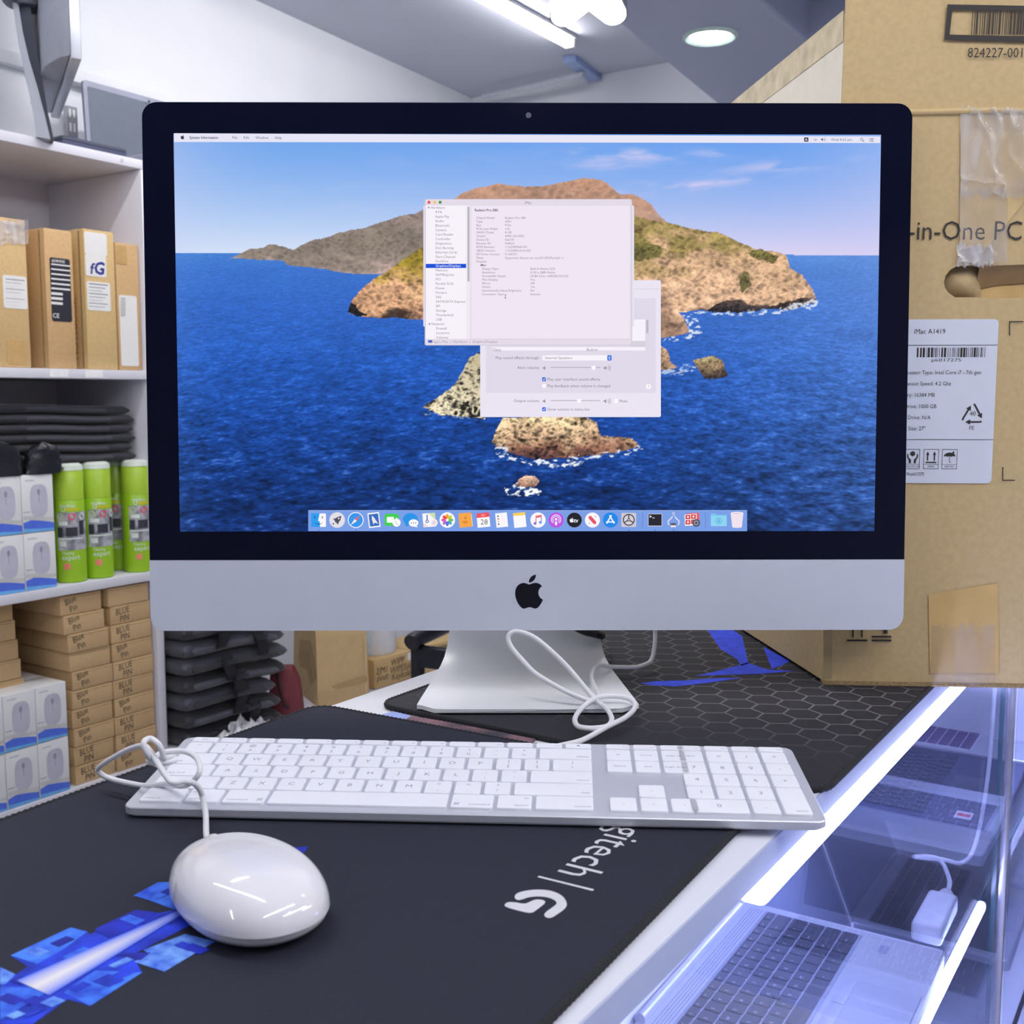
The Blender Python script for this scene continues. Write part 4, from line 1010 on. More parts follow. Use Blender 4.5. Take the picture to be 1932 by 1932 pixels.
x = 980.5; card(x, (250, 248, 254), -.1, 11.5, 14); shp(n, rot([(x - 11.5, CY_ - 14), (x + 11.5, CY_ - 14), (x + 11.5, CY_ - 8.5), (x - 11.5, CY_ - 8.5)], x, CY_, -.1), (250, 206, 96), 6)
x = 1015; cir(n, x, CY_, 14.4, (252, 246, 252), 5, 28); rct(n, x - 4.6, CY_ - 8, x - 3, CY_ + 6, (230, 96, 130), 6); rct(n, x + 5.4, CY_ - 10, x + 7, CY_ + 4, (110, 150, 220), 6); shp(n, [(x - 4.6, CY_ - 8), (x + 7, CY_ - 10), (x + 7, CY_ - 5.6), (x - 4.6, CY_ - 3.6)], (232, 110, 120), 7); cir(n, x - 5.6, CY_ + 6.4, 2.8, (150, 110, 210), 7, 14); cir(n, x + 4.4, CY_ + 4.4, 2.8, (100, 160, 224), 7, 14)
x = 1049; cir(n, x, CY_, 14.4, (188, 84, 226), 5, 28)
for r0, r1 in ((9.6, 8.2), (6.6, 5.2)):
    for k in range(16): 
        a0, a1_ = math.pi * .72 + 2 * math.pi * .78 * k / 16, math.pi * .72 + 2 * math.pi * .78 * (k + 1) / 16
        shp(n, [(x + r0 * math.cos(a0), CY_ - 1 + r0 * math.sin(a0)), (x + r0 * math.cos(a1_), CY_ - 1 + r0 * math.sin(a1_)), (x + r1 * math.cos(a1_), CY_ - 1 + r1 * math.sin(a1_)), (x + r1 * math.cos(a0), CY_ - 1 + r1 * math.sin(a0))], (246, 232, 252), 6)
cir(n, x, CY_ - 1.5, 2.6, (246, 232, 252), 7, 14); rct(n, x - 2.2, CY_ + 2.4, x + 2.2, CY_ + 10, (246, 232, 252), 7, 2)
x = 1083.5; cir(n, x, CY_, 14, (34, 34, 42), 5, 28); cir(n, x, CY_, 14.4, (150, 150, 166), 4, 28)
e = ui(n); ax_, az_ = scr(x - 9.6, CY_ + 4.6); fs3 = 9.2 * MM / 24
for c in FRUIT: e[0].poly([(ax_ + u * fs3, az_ + (24 - v) * fs3, LAY + .00021) for u, v in c], uimat(e, (244, 244, 250)), SH)
txt(n, 'tv', x - 1.2, CY_ + 4.4, 8.0, (244, 244, 250), 7, 'L', .02)
x = 1117.5; cir(n, x, CY_, 14.2, (252, 246, 252), 5, 28); shp(n, [(x - 7, CY_ - 7.5), (x - 2.4, CY_ - 7.5), (x + 7, CY_ + 3), (x + 7, CY_ + 7.5), (x + 2.4, CY_ + 7.5), (x - 7, CY_ - 3)], (226, 84, 98), 6); shp(n, [(x + 3.4, CY_ - 7.5), (x + 7, CY_ - 7.5), (x + 7, CY_ - 3.6)], (236, 170, 180), 6); shp(n, [(x - 7, CY_ + 3.6), (x - 3.4, CY_ + 7.5), (x - 7, CY_ + 7.5)], (236, 170, 180), 6)
x = 1151.5; cir(n, x, CY_, 14.4, (34, 136, 232), 5, 28)
for a in (.52, -.52): shp(n, rot([(x - 1.2, CY_ - 9.5), (x + 1.2, CY_ - 9.5), (x + 1.2, CY_ + 8.5), (x - 1.2, CY_ + 8.5)], x, CY_ - 6, a), (246, 250, 255), 6)
rct(n, x - 8.4, CY_ + 2.6, x + 8.4, CY_ + 4.8, (246, 250, 255), 7, 1)
x = 1186; rct(n, x - 14, CY_ - 13.5, x + 14, CY_ + 13, (206, 200, 210), 5, 2); cir(n, x, CY_ - .3, 11.2, (58, 56, 66), 6, 26); cir(n, x, CY_ - .3, 9.2, (214, 208, 218), 7, 26)
for k in range(3): shp(n, rot([(x - 1, CY_ - .3), (x + 1, CY_ - .3), (x + 1, CY_ - 10), (x - 1, CY_ - 10)], x, CY_ - .3, k * 2.094), (58, 56, 66), 8)
cir(n, x, CY_ - .3, 3, (58, 56, 66), 8, 14); cir(n, x, CY_ - .3, 1.6, (214, 208, 218), 9, 12)
rct(n, 1211.3, 966, 1212.1, 997, (92, 124, 200), 5)
x = 1235.5; rct(n, x - 13.5, CY_ - 12, x + 13.5, CY_ + 12, (206, 204, 216), 5, 1.5); rct(n, x - 12.4, CY_ - 11, x + 12.4, CY_ + 10.6, (40, 40, 50), 6); shp(n, [(x - 10.5, CY_ - 9), (x - 5.6, CY_ - 6.6), (x - 10.5, CY_ - 4.2), (x - 10.5, CY_ - 5.6), (x - 8.2, CY_ - 6.6), (x - 10.5, CY_ - 7.6)], (240, 240, 248), 7); rct(n, x - 5, CY_ - 4.6, x - 1, CY_ - 3.4, (240, 240, 248), 7)
x = 1270.5; cir(n, x, CY_ - 12.5, 2.4, (216, 214, 226), 6, 14); cir(n, x, CY_ - 12.5, 1.2, (122, 158, 230), 7, 10)
for sg in (-1, 1): shp(n, [(x + sg * .8, CY_ - 11), (x + sg * 4.5, CY_ - 5), (x + sg * 11, CY_ + 1), (x + sg * 11.6, CY_ + 6), (x + sg * 8.8, CY_ + 10.5), (x + sg * 7.8, CY_ + 9.4), (x + sg * 9.6, CY_ + 5), (x + sg * 8.8, CY_ + 2), (x + sg * 2.8, CY_ - 3.6)], (226, 224, 236), 6)
rct(n, x - 5.5, CY_ + 5.6, x + 4.5, CY_ + 10, (96, 92, 104), 7); rct(n, x - 5.5, CY_ + 10, x + 4.5, CY_ + 13.4, (240, 226, 228), 7)
x = 1305; shp(n, rot([(x - 9, CY_ - 13), (x + 14, CY_ - 13), (x + 14, CY_ + 6), (x - 9, CY_ + 6)], x, CY_, -.05), (232, 92, 100), 5); shp(n, rot([(x - 14, CY_ - 10), (x + 9, CY_ - 12), (x + 9, CY_ + 10), (x - 13, CY_ + 11)], x, CY_, 0), (250, 240, 242), 6)
for i in (0, 1):
    for j in (0, 1): rct(n, x - 12 + i * 10.4, CY_ - 9.4 + j * 9.6 - i, x - 3 + i * 10.4, CY_ - 1.4 + j * 9.6 - i, (206, 44, 50), 7); cir(n, x - 7.5 + i * 10.4, CY_ - 5.6 + j * 9.6 - i, 2.3, (250, 214, 212), 8, 12)
cir(n, x + 8, CY_ + 5.4, 7.4, (86, 84, 100), 9); cir(n, x + 8, CY_ + 5.4, 4.6, (150, 146, 160), 10); cir(n, x + 8, CY_ + 5.4, 2, (60, 58, 72), 11, 12)
rct(n, 1330.2, 966, 1331, 997, (92, 124, 200), 5)
x = 1355.5; shp(n, [(x - 15, CY_ - 12), (x - 6, CY_ - 12), (x - 4, CY_ - 9.5), (x + 15, CY_ - 9.5), (x + 15, CY_ + 11.5), (x - 15, CY_ + 11.5)], (124, 200, 238), 5); rct(n, x - 15, CY_ - 7.4, x + 15, CY_ + 11.5, (142, 212, 242), 6); cir(n, x, CY_ + 1.8, 6.6, (112, 186, 226), 7); cir(n, x, CY_ + 1.8, 5, (134, 206, 240), 8); rct(n, x - 1, CY_ - 1.6, x + 1, CY_ + 2.4, (96, 170, 214), 9); shp(n, [(x - 3.2, CY_ + 1.8), (x + 3.2, CY_ + 1.8), (x, CY_ + 5.6)], (96, 170, 214), 9)
x = 1390; shp(n, [(x - 12, CY_ - 13), (x + 12, CY_ - 13), (x + 9, CY_ + 13.4), (x - 9, CY_ + 13.4)], (240, 226, 238), 5); cir(n, x, CY_ - 13, 12, (250, 242, 250), 6, 24, 2.4); cir(n, x, CY_ - 12.6, 10, (222, 208, 222), 7, 24, 1.5); cir(n, x, CY_ + 13.2, 9, (240, 226, 238), 5, 20, 1.6)
for q in (602, 671.5, 1186, 1235.8, 1270.4): cir(n, q, 1000, .9, (28, 34, 60), 6, 8)
for k, (m, ms) in UI.items(): m.build(k, ms, imac, smooth=1)

# ================================================================== KEYBOARD
KO, KYAW, KSL = Vector((-.2414, .6543, 0)), -.0555, .073
kb = thing('keyboard', 'white full-size keyboard with silver tray and number pad in front of the computer', 'keyboard', (KO.x, KO.y, .0043), 0, rot=(KSL, 0, KYAW))
KW, KD = .431, .1145
tray_m = M('keyboard_aluminium', (206, 209, 218), .36, metal=.35, var=.012, scale=40)
kbase_m = M('keyboard_underside', (212, 213, 216), .4)
key_m = M('key_white', (236, 238, 246), .38, var=.012, scale=50)
leg_m = M('key_print', (150, 152, 162), .6, var=.02)
TZ0, TZ1 = .0022, .0070
MB().prism(rrect(.002, KW - .002, .002, KD - .002, .006, 5), .0004, TZ0 + .0002).build('underside', kbase_m, kb)
MB().prism(rrect(0, KW, 0, KD, .0065, 6), TZ0, TZ1, chamfer=.0006).build('tray', tray_m, kb)
MB().tube([(.01, KD - .014, .004 - .0055), (KW - .01, KD - .014, .004 - .0055)], .0058, 12).build('rear_foot', kbase_m, kb)
U = .01905; X0 = .0068
rowy = []
y = .0062
for hgt in (.0182, .0178, .0178, .0178, .0178): rowy.append((y, y + hgt)); y += hgt + .0008 + .0005
rowy.append((y + .0006, KD - .0042))
def kkey(x, w, r, lab=None, sub=None, cor='c', h=None, y0=None, y1=None):
    ya, yb = rowy[r]; ya = y0 if y0 is not None else ya; yb = y1 if y1 is not None else yb
    MB().prism(rrect(x + .0012, x + w - .0012, ya, yb, .0016, 3), TZ1, TZ1 + .0019, chamfer=.0004).build('key', key_m, kb)
    z = TZ1 + .00195; cy = (ya + yb) / 2
    def T(s_, px, py, sz, al='C', sx=1.0): KL.text(s_, sz, Matrix.Translation((px, py, z)), 0, al, 0.0, sx)
    if lab is None: return
    if cor == 'c':
        if sub: T(lab, x + w / 2, cy + .0024, .0052); T(sub, x + w / 2, cy - .0052, .0052)
        else: T(lab, x + w / 2, cy - .0020, .0062)
    elif cor == 'l': T(lab, x + .0032, ya + .0030, .0034, 'L')
    elif cor == 'r': T(lab, x + w - .0032, ya + .0030, .0034, 'R')
    elif cor == 'm': T(lab, x + w / 2, cy - .0012, .0034)
    elif cor == 'f': T(lab, x + w - .0026, ya + .0020, .0022, 'R'); T(sub or '', x + w * .45, cy + .0004, .0034)
    elif cor == 'cmd': T(lab, x + .0032 if sub == 'l' else x + w - .0032, ya + .0030, .0034, 'L' if sub == 'l' else 'R'); T('\u2318', x + w - .0045 if sub == 'l' else x + .0045, ya + .0028, .0048)
    elif cor == 'opt': T(lab, x + .0032 if sub == 'l' else x + w - .0032, ya + .0030, .0034, 'L' if sub == 'l' else 'R'); T('alt', x + .0032 if sub == 'l' else x + w - .0032, yb - .0050, .0030, 'L' if sub == 'l' else 'R')
KL = MB()
MAINW = 15 * U
def row(r, items):
    x = X0
    for it in items:
        w = it[0] * U
        kkey(x, w, r, *it[1:]); x += w
fk = MAINW / U / 14
row(5, [(fk, 'esc', None, 'm')] + [(fk, 'F%d' % i, '-+' if i in (1, 2) else None, 'f') for i in range(1, 13)] + [(fk, '\u25b2', None, 'm')])
row(4, [(1, '~', '`')] + [(1, a, b) for a, b in zip('!@#$%^&*()_+', '1234567890-=')] + [(2, 'delete', None, 'r')])
row(3, [(1.5, 'tab', None, 'l')] + [(1, c) for c in 'QWERTYUIOP'] + [(1, '{', '['), (1, '}', ']'), (1.5, '|', '\\')])
row(2, [(1.75, 'caps lock', None, 'l')] + [(1, c) for c in 'ASDFGHJKL'] + [(1, ':', ';'), (1, '"', "'"), (2.25, 'return', None, 'r')])
row(1, [(2.25, 'shift', None, 'l')] + [(1, c) for c in 'ZXCVBNM'] + [(1, '<', ','), (1, '>', '.'), (1, '?', '/'), (2.75, 'shift', None, 'r')])
row(0, [(1.5, 'control', None, 'l'), (1.25, 'option', 'l', 'opt'), (1.5, 'command', 'l', 'cmd'), (6.0,), (1.5, 'command', 'r', 'cmd'), (1.25, 'option', 'r', 'opt'), (2.0, 'control', None, 'r')])
XN = X0 + MAINW + .0078; UN = .0188
for r, ls in ((5, (('F13', 'f'), ('F14', 'f'), ('F15', 'f'))), (4, (('fn', 'm'), ('home', 'm'), ('page up', 'm'))), (3, (('delete', 'm'), ('end', 'm'), ('page down', 'm')))):
    for i, (l, c) in enumerate(ls): kkey(XN + i * UN, UN, r, l, None, c)
kkey(XN + UN, UN, 1, '\u25b4', None, 'm')
for i, l in enumerate(('\u25c2', '\u25be', '\u25b8')): kkey(XN + i * UN, UN, 0, l, None, 'm')
XP = KW - .0062 - 4 * UN
for i in range(4): kkey(XP + i * UN, UN, 5, 'F%d' % (16 + i), None, 'f')
for r, ls in ((4, ('clear', '=', '/', '*')), (3, '789-'), (2, '456+'), (1, '123')):
    for i, l in enumerate(ls): kkey(XP + i * UN, UN, r, l, None, 'm' if len(l) > 1 else 'c')
kkey(XP, 2 * UN, 0, '0'); kkey(XP + 2 * UN, UN, 0, '.'); kkey(XP + 3 * UN, UN, 0, 'enter', None, 'r', y0=rowy[0][0], y1=rowy[1][1])
KL.build('key_lettering', leg_m, kb)
cable_m = M('cable_white', (226, 227, 232), .35, var=.015)
def at(px, py, y): return at_y(px, py, y)
kc = [(1044, 1410, .772), (1062, 1406, .785), (1100, 1396, .800), (1145, 1380, .815), (1180, 1360, .84), (1198, 1338, .868), (1190, 1320, .885), (1163, 1313.5, .892), (1127, 1316, .885), (1100, 1334, .862), (1085, 1360, .838), (1089, 1391, .818), (1105, 1407, .812), (1127, 1409, .812), (1147, 1396, .818), (1154, 1374, .836), (1145, 1351, .862), (1123, 1320, .885), (1100, 1293, .893), (1074, 1262, .897), (1043, 1231, .900), (1007, 1202, .903), (976, 1191.5, .905),
      (960, 1199, .905), (963, 1218, .903), (985, 1245, .898), (1011, 1271, .893), (1052, 1296, .889), (1087, 1313, .885), (1114, 1322, .888), (1129, 1313, .90), (1123, 1298, .92), (1116, 1280, .95), (1120, 1263, .975), (1134, 1255, .99), (1150, 1258, 1.0), (1172, 1267, 1.0), (1198, 1273.5, 1.0), (1216, 1267, 1.01), (1229, 1245, 1.02), (1235, 1218, 1.03), (1236, 1187, 1.04), (1232, 1150, 1.03)]
KI = (Matrix.Translation((KO.x, KO.y, .0043)) @ Matrix.Rotation(KYAW, 4, 'Z') @ Matrix.Rotation(KSL, 4, 'X')).inverted()
def sit(p, z0):
    p.z = max(p.z, z0); return p
MB().tube(spline([KI @ sit(at(*q), .0125 if q[2] > .81 else .0065) for q in kc], 6), .0021, 10).build('cable', cable_m, kb)

# ================================================================== MOUSE
mo_c = at_z(466, 1718, .004)
mrz = math.radians(38)
mouse = thing('mouse', 'glossy white rounded mouse on the dark mat beside the blue print', 'mouse', (mo_c.x, mo_c.y, .0043), mrz)
msh = M('mouse_gloss', (228, 228, 234), .06, var=.006, scale=8, coat=.6)
mbs = M('mouse_base', (222, 221, 222), .3, var=.01)
ML, MW, MH = .108, .0695, .031
def outline(w):                                          # egg: fuller towards the palm end
    c, s_ = math.cos(w), math.sin(w)
    e_ = 2 / 2.15
    x = math.copysign(abs(c) ** e_, c) * MW / 2; y = math.copysign(abs(s_) ** e_, s_) * ML / 2
    return x * (1 - .06 * (y / (ML / 2))), y
NW = 64
def shell(zb, zt, k0):
    P = []
    for i in range(19):
        f = i / 18.0; a = f * math.pi / 2; r = math.cos(a) ** .62 if i < 18 else 0.0; z = zb + (zt - zb) * math.sin(a) ** .92
        row = []
        for k in range(NW):
            x, y = outline(2 * math.pi * k / NW)
            zz = zb + (z - zb) * (1 - .10 * max(0, y * r) / (ML / 2))
            row.append((x * r * k0, y * r * k0 + .003 * math.sin(a), zz))
        P.append(row)
    return P
MB().grid(shell(.0098, MH, 1.0), wrap=True).build('top_shell', msh, mouse, smooth=80)
P = []
for z, k in ((.0004, .62), (.0012, .76), (.0035, .90), (.0065, .965), (.0092, .975), (.0096, .96), (.0097, .2)):
    P.append([(outline(2 * math.pi * j / NW)[0] * k, outline(2 * math.pi * j / NW)[1] * k, z) for j in range(NW)])
MB().grid(P, wrap=True).build('base', mbs, mouse, smooth=60)
b = MB().grid([[(r * math.cos(2 * math.pi * k / 16) , r * math.sin(2 * math.pi * k / 16), z) for k in range(16)] for r, z in ((.0042, 0), (.0038, .0018), (.0024, .0032), (.0001, .0038))], wrap=True)
# scroll ball near the front, squeeze buttons at the sides
def surf(x, y):
    f = 0.0; best = None
    for i in range(200):
        r = 1 - i / 199.0; a = math.acos(min(1, r ** (1 / .62)))
        k = max(abs(x) / (MW / 2), 1e-6); 
        rr = math.hypot(x / (MW / 2), y / (ML / 2))
        if rr >= r: return .0098 + (MH - .0098) * math.sin(a) ** .92 * (1 - .10 * max(0, y) / (ML / 2))
    return MH
b.build('scroll_ball', M('ball_grey', (205, 205, 206), .3), mouse, loc=(0, .041, surf(0, .038) - .0035))
for wc, sg in ((math.pi - .30, -1), (.30, 1)):
    R2 = []
    for f in np.linspace(.03, .30, 8):
        a = f * math.pi / 2; r = math.cos(a) ** .62; z = .0098 + (MH - .0098) * math.sin(a) ** .92
        hw = .16 * math.sqrt(max(.02, 1 - ((f - .165) / .14) ** 2))
        row = []
        for w in np.linspace(wc - hw, wc + hw, 9):
            x, y = outline(w); k_ = 1.0 + .012 * math.cos((w - wc) / .17 * 1.3) * math.sin((f - .03) / .27 * math.pi)
            row.append((x * r * k_, y * r * k_ + .003 * math.sin(a), .0098 + (z - .0098) * (1 - .10 * max(0, y * r) / (ML / 2)) + .0001))
        R2.append(row)
    MB().grid(R2).build('side_button', M('side_grey', (214, 214, 220), .2), mouse, smooth=80)
mc = [(392, 1590, .016), (389, 1571, .010), (388, 1535, .012), (382, 1504, .018), (377, 1490, .024), (366, 1478, .030), (346, 1474, .033), (326, 1477, .034), (313, 1464, .036), (300, 1444, .040), (284, 1419, .045), (271, 1407, .046), (245, 1413, .040), (209, 1432, .030), (188, 1447, .022), (186, 1456, .018), (203, 1467, .014), (235, 1476, .013), (278, 1483, .014), (313, 1479, .018), (345, 1483, .022), (366, 1472, .028), (377, 1455, .034), (374, 1435, .038), (362, 1423, .040), (343, 1417, .042), (317, 1418, .042), (300, 1423, .041), (291, 1429, .040),
      (281, 1432, .040), (283, 1438, .039), (300, 1440, .038), (320, 1438, .038), (331, 1433, .038), (325, 1428, .039), (309, 1429, .042), (306, 1418, .047), (299, 1404, .052), (286, 1394, .054), (275, 1396, .054), (271, 1405, .052), (279, 1425, .045), (292, 1440, .036), (304, 1446, .031), (312, 1449, .028)]
MI = (Matrix.Translation((mo_c.x, mo_c.y, .0043)) @ Matrix.Rotation(mrz, 4, 'Z')).inverted()
MB().tube(spline([MI @ at_z(*q) for q in mc], 6), .0018, 10).build('cable', cable_m, mouse)

# ================================================================== LARGE CARTON
kraft = M('kraft_board', (194, 170, 124), .75, var=.045, scale=180, bump=.08, detail=6)
kraft_d = M('kraft_board_inner', (222, 208, 178), .75, var=.03, scale=120)
kraft_e = M('kraft_edge', (150, 128, 92), .85, var=.2, scale=400)
ink = M('print_ink', (44, 40, 38), .7, var=.04)
paper_w = M('label_paper', (214, 220, 234), .5, var=.01)
tape_b = M('parcel_tape', (202, 170, 110), .35, var=.04, scale=40)
def film(name, k=.30, tint=(246, 246, 250), rough=.09):
    if name in _mats: return _mats[name]
    m = bpy.data.materials.new(name); m.use_nodes = True
    nt = m.node_tree; b = nt.nodes['Principled BSDF']
    b.inputs['Base Color'].default_value = lin((236, 238, 244)); b.inputs['Roughness'].default_value = rough
    t = nt.nodes.new('ShaderNodeBsdfTransparent'); t.inputs[0].default_value = lin(tint)
    mx = nt.nodes.new('ShaderNodeMixShader'); nz = nt.nodes.new('ShaderNodeTexNoise'); nz.inputs['Scale'].default_value = 32; nz.inputs['Detail'].default_value = 1.0; tcf = nt.nodes.new('ShaderNodeTexCoord'); mpf = nt.nodes.new('ShaderNodeMapping'); mpf.inputs['Scale'].default_value = (2.2, 1, .45); nt.links.new(tcf.outputs['Object'], mpf.inputs[0]); nt.links.new(mpf.outputs[0], nz.inputs['Vector'])  # stretched noise whitens the film in streaks, painting its glints
    mr = nt.nodes.new('ShaderNodeMapRange'); mr.inputs[1].default_value = .35; mr.inputs[2].default_value = .75; mr.inputs[3].default_value = k * .35; mr.inputs[4].default_value = k * 1.6
    nt.links.new(nz.outputs[0], mr.inputs[0]); nt.links.new(mr.outputs[0], mx.inputs[0]); nt.links.new(t.outputs[0], mx.inputs[1]); nt.links.new(b.outputs[0], mx.inputs[2]); nt.links.new(mx.outputs[0], nt.nodes['Material Output'].inputs[0])
    _mats[name] = m; return m
BZ0 = .0078
b0 = at_z(1553, 1284, BZ0); b1 = at_z(1760, 1291, BZ0)
bx = Vector((math.cos(math.radians(-3.7)), math.sin(math.radians(-3.7)), 0)); by = Vector((-bx.y, bx.x, 0)); BA = math.atan2(bx.y, bx.x)
BXI = (Matrix.Translation(b0) @ Matrix.Rotation(BA, 4, 'Z')).inverted()
box = thing('carton', 'large brown cardboard carton with white label, handle hole and open flaps on the counter', 'box', b0, BA)
def fb(px, py, off=-.0004):
    p = BXI @ on_plane(px, py, b0, by); return (p.x, off, p.z)
BW, BD, SHR = .74, .33, -.19
hb = fb(1604, 215)[2]
UPB = Matrix(((1, 0, 0, 0), (0, 0, -1, 0), (0, 1, 0, 0), (0, 0, 0, 1)))       # sheet (x, z, out)
TH = .005
hole_px = [(1781, 533), (1784, 520), (1793, 509), (1806, 502), (1830, 500), (1870, 501), (1932, 499), (1990, 498)]
hole = [fb(*q)[::2] for q in hole_px]
hx1 = hole[-1][0]; hl = fb(1990, 560)[2]
hole += [(hx1 + .01, (hole[-1][1] + hl) / 2), (hx1, hl)] + [fb(*q)[::2] for q in ((1900, 562), (1860, 562), (1830, 561), (1802, 561), (1789, 552), (1783, 543))]
outer = [(0, 0), (BW, 0), (BW, hb), (0, hb)]
ar = sum(hole[i][0] * hole[(i + 1) % len(hole)][1] - hole[(i + 1) % len(hole)][0] * hole[i][1] for i in range(len(hole)))
if ar > 0: hole = hole[::-1]
k0 = min(range(len(hole)), key=lambda i: hole[i][0] ** 2 + hole[i][1] ** 2)
hr = hole[k0:] + hole[:k0]
key = [outer[0]] + hr + [hr[0], outer[0]] + outer[1:]
MB().prism(key, -TH, 0, X=UPB).build('front_panel', kraft, box, smooth=20)
MB().prism([(0.0, 0), (SHR * BD, BD), (TH + SHR * BD, BD), (TH, TH)], 0, hb).build('side_panel', kraft, box)
MB().prism([(BW - TH, TH), (BW - TH + SHR * BD, BD), (BW + SHR * BD, BD), (BW, TH)], 0, hb).build('side_panel', kraft, box)
MB().box(SHR * BD, BW + SHR * BD, BD - TH, BD, 0, hb).build('back_panel', kraft, box)
MB().prism([(TH, TH), (BW - TH, TH), (BW - TH + SHR * BD, BD - TH), (TH + SHR * BD, BD - TH)], 0, TH).build('bottom_panel', kraft, box)
MB().box(.01, BW - .01, .016, .019, .2, hb - .02).build('inner_liner', M('liner_board', (218, 186, 128), .8, var=.05), box)
lt_ = M('liner_tape', (226, 192, 128), .6, var=.05)  # yellowish tape behind the lower part of the hole
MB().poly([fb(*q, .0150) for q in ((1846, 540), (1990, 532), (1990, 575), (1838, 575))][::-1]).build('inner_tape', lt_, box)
MB().add([Vector(fb(*q, o_)) for q, o_ in (((1852, 500), .004), ((1990, 497), .004), ((1990, 528), .0145), ((1900, 534), .0145), ((1850, 545), .0140))], [(4, 3, 2, 1, 0)]).build('handle_flap', M('flap_shade_brown', (176, 146, 104), .8, var=.05), box)  # darker brown puts the shade at the hole's top into the board
P = []
for j in range(9):
    P.append([fb(1783 + 78 * i / 10, 499 + 64 * j / 8, .0135 - .010 * math.sin(math.pi * i / 10) * math.sin(math.pi * j / 8)) for i in range(11)])
MB().grid(P).build('pushed_in_board', M('flap_tan', (190, 166, 124), .75, var=.06, scale=120), box, smooth=80)
# corner crease on the left and the doubled bottom edge
cw = fb(1578, 1200)[0]
MB().box(.0, BW, -.0012, .012, -.0017, -.0002).build('bottom_flap', kraft_e, box)
MB().box(.0, BW * .98, -.0022, .012, -.0034, -.0018).build('bottom_flap', kraft_e, box)
MB().tube([(.004, .0005, hb + .0005), (BW * .5, .0005, hb), (BW, .0005, hb + .0005)], .0030, 10).build('top_crease', kraft, box)
fh_ = .30
MB().prism([(0.001, hb + .003), (BW, hb + .003), (BW, hb + fh_), (0.004, hb + fh_)], -TH + .001, -.0008, X=UPB).build('front_flap', kraft, box)
# left flap standing up, its white lining towards us is the outer skin of the board
lf = fb(1609, 24)[2] - hb
dpt = Vector((SHR, 1, 0)).normalized(); X = frame_x(Vector((.009, 0, hb + .002)), dpt, Vector((-.03, 0, 1)).normalized())
cream = M('flap_lining', (236, 230, 214), .6, var=.02)
MB().prism([(.006, 0), (BD, 0), (BD, lf), (.006, lf)], -.004, 0, X=X).build('side_flap', cream, box)
MB().prism([(.006, lf * .72), (BD, lf * .72), (BD, lf + .002), (.006, lf + .002)], -.0046, -.0041, X=X).build('flap_tape', M('flap_tape', (206, 190, 150), .2, var=.12, scale=60), box)
# ---- print on the carton
pk = MB()
def fpl(m, pts, off=-.0011): m.poly([fb(px, py, off) for px, py in pts][::-1])
def frect(m, x0, y0, x1, y1, off=-.0011): fpl(m, [(x0, y0), (x1, y0), (x1, y1), (x0, y1)], off)
def ftxt(m, s_, px, py, cap, off=-.0011, al='L', bold=0, sx=1.0, rz=0.0):
    x, _, z = fb(px, py); k = abs(fb(px + 10, py)[0] - x) / 10
    m.text(s_, cap / .73 * k, UPB @ Matrix.Translation((x, z, -off)) @ Matrix.Rotation(rz, 4, 'Z'), 0, al, bold, sx)
pk = MB()
for q in ([(1787, 9), (2060, 14), (2060, 22), (1796, 20)], [(1787, 9), (1796, 20), (1791, 66), (1781, 76)], [(1781, 76), (1791, 66), (2060, 72), (2060, 84)]): fpl(pk, q)
r_ = random.Random(3); x = 1832.0
while x < 2050:
    w = r_.choice((1.4, 1.4, 2.4, 3.6)); fpl(pk, [(x + 2.2, 20), (x + w + 2.2, 20), (x + w - .8, 66), (x - .8, 66)]); x += w + r_.choice((1.4, 2.0, 3.2))
pk.build('barcode', ink, box)
pk = MB(); ftxt(pk, '824227-001', 1824, 109, 19, sx=.86, rz=-.02); pk.build('part_number', ink, box)
pk = MB(); ftxt(pk, 'All-in-One PC', 1926, 453, 38, al='R', sx=.90, bold=-.004, rz=-.012); pk.build('lettering', ink, box)
pk = MB()
for q in ((1904, 606, 1930, 608), (1903, 606, 1905, 633), (1890, 905, 1914, 907), (1890, 881, 1892, 907)): frect(pk, *q)
pk.build('corner_marks', ink, box)
pk = MB()
frect(pk, 1597, 1206, 1636, 1209.5); frect(pk, 1607, 1172, 1610, 1202); frect(pk, 1624, 1172, 1627, 1202); fpl(pk, [(1600, 1176), (1608.5, 1160), (1617, 1176)]); fpl(pk, [(1617, 1176), (1625.5, 1160), (1634, 1176)])
frect(pk, 1644, 1199, 1681, 1202.5); frect(pk, 1644, 1206, 1681, 1209.5); frect(pk, 1666, 1186, 1674, 1195); frect(pk, 1654, 1183, 1676, 1187)
pk.build('handling_symbols', ink, box)
MB().poly([fb(1553, 1100, -.0010), fb(1570, 1100, -.0010), fb(1569, 1280, -.0010), fb(1553, 1280, -.0010)][::-1]).build('corner_seam', M('kraft_seam', (172, 152, 114), .8, var=.05), box)
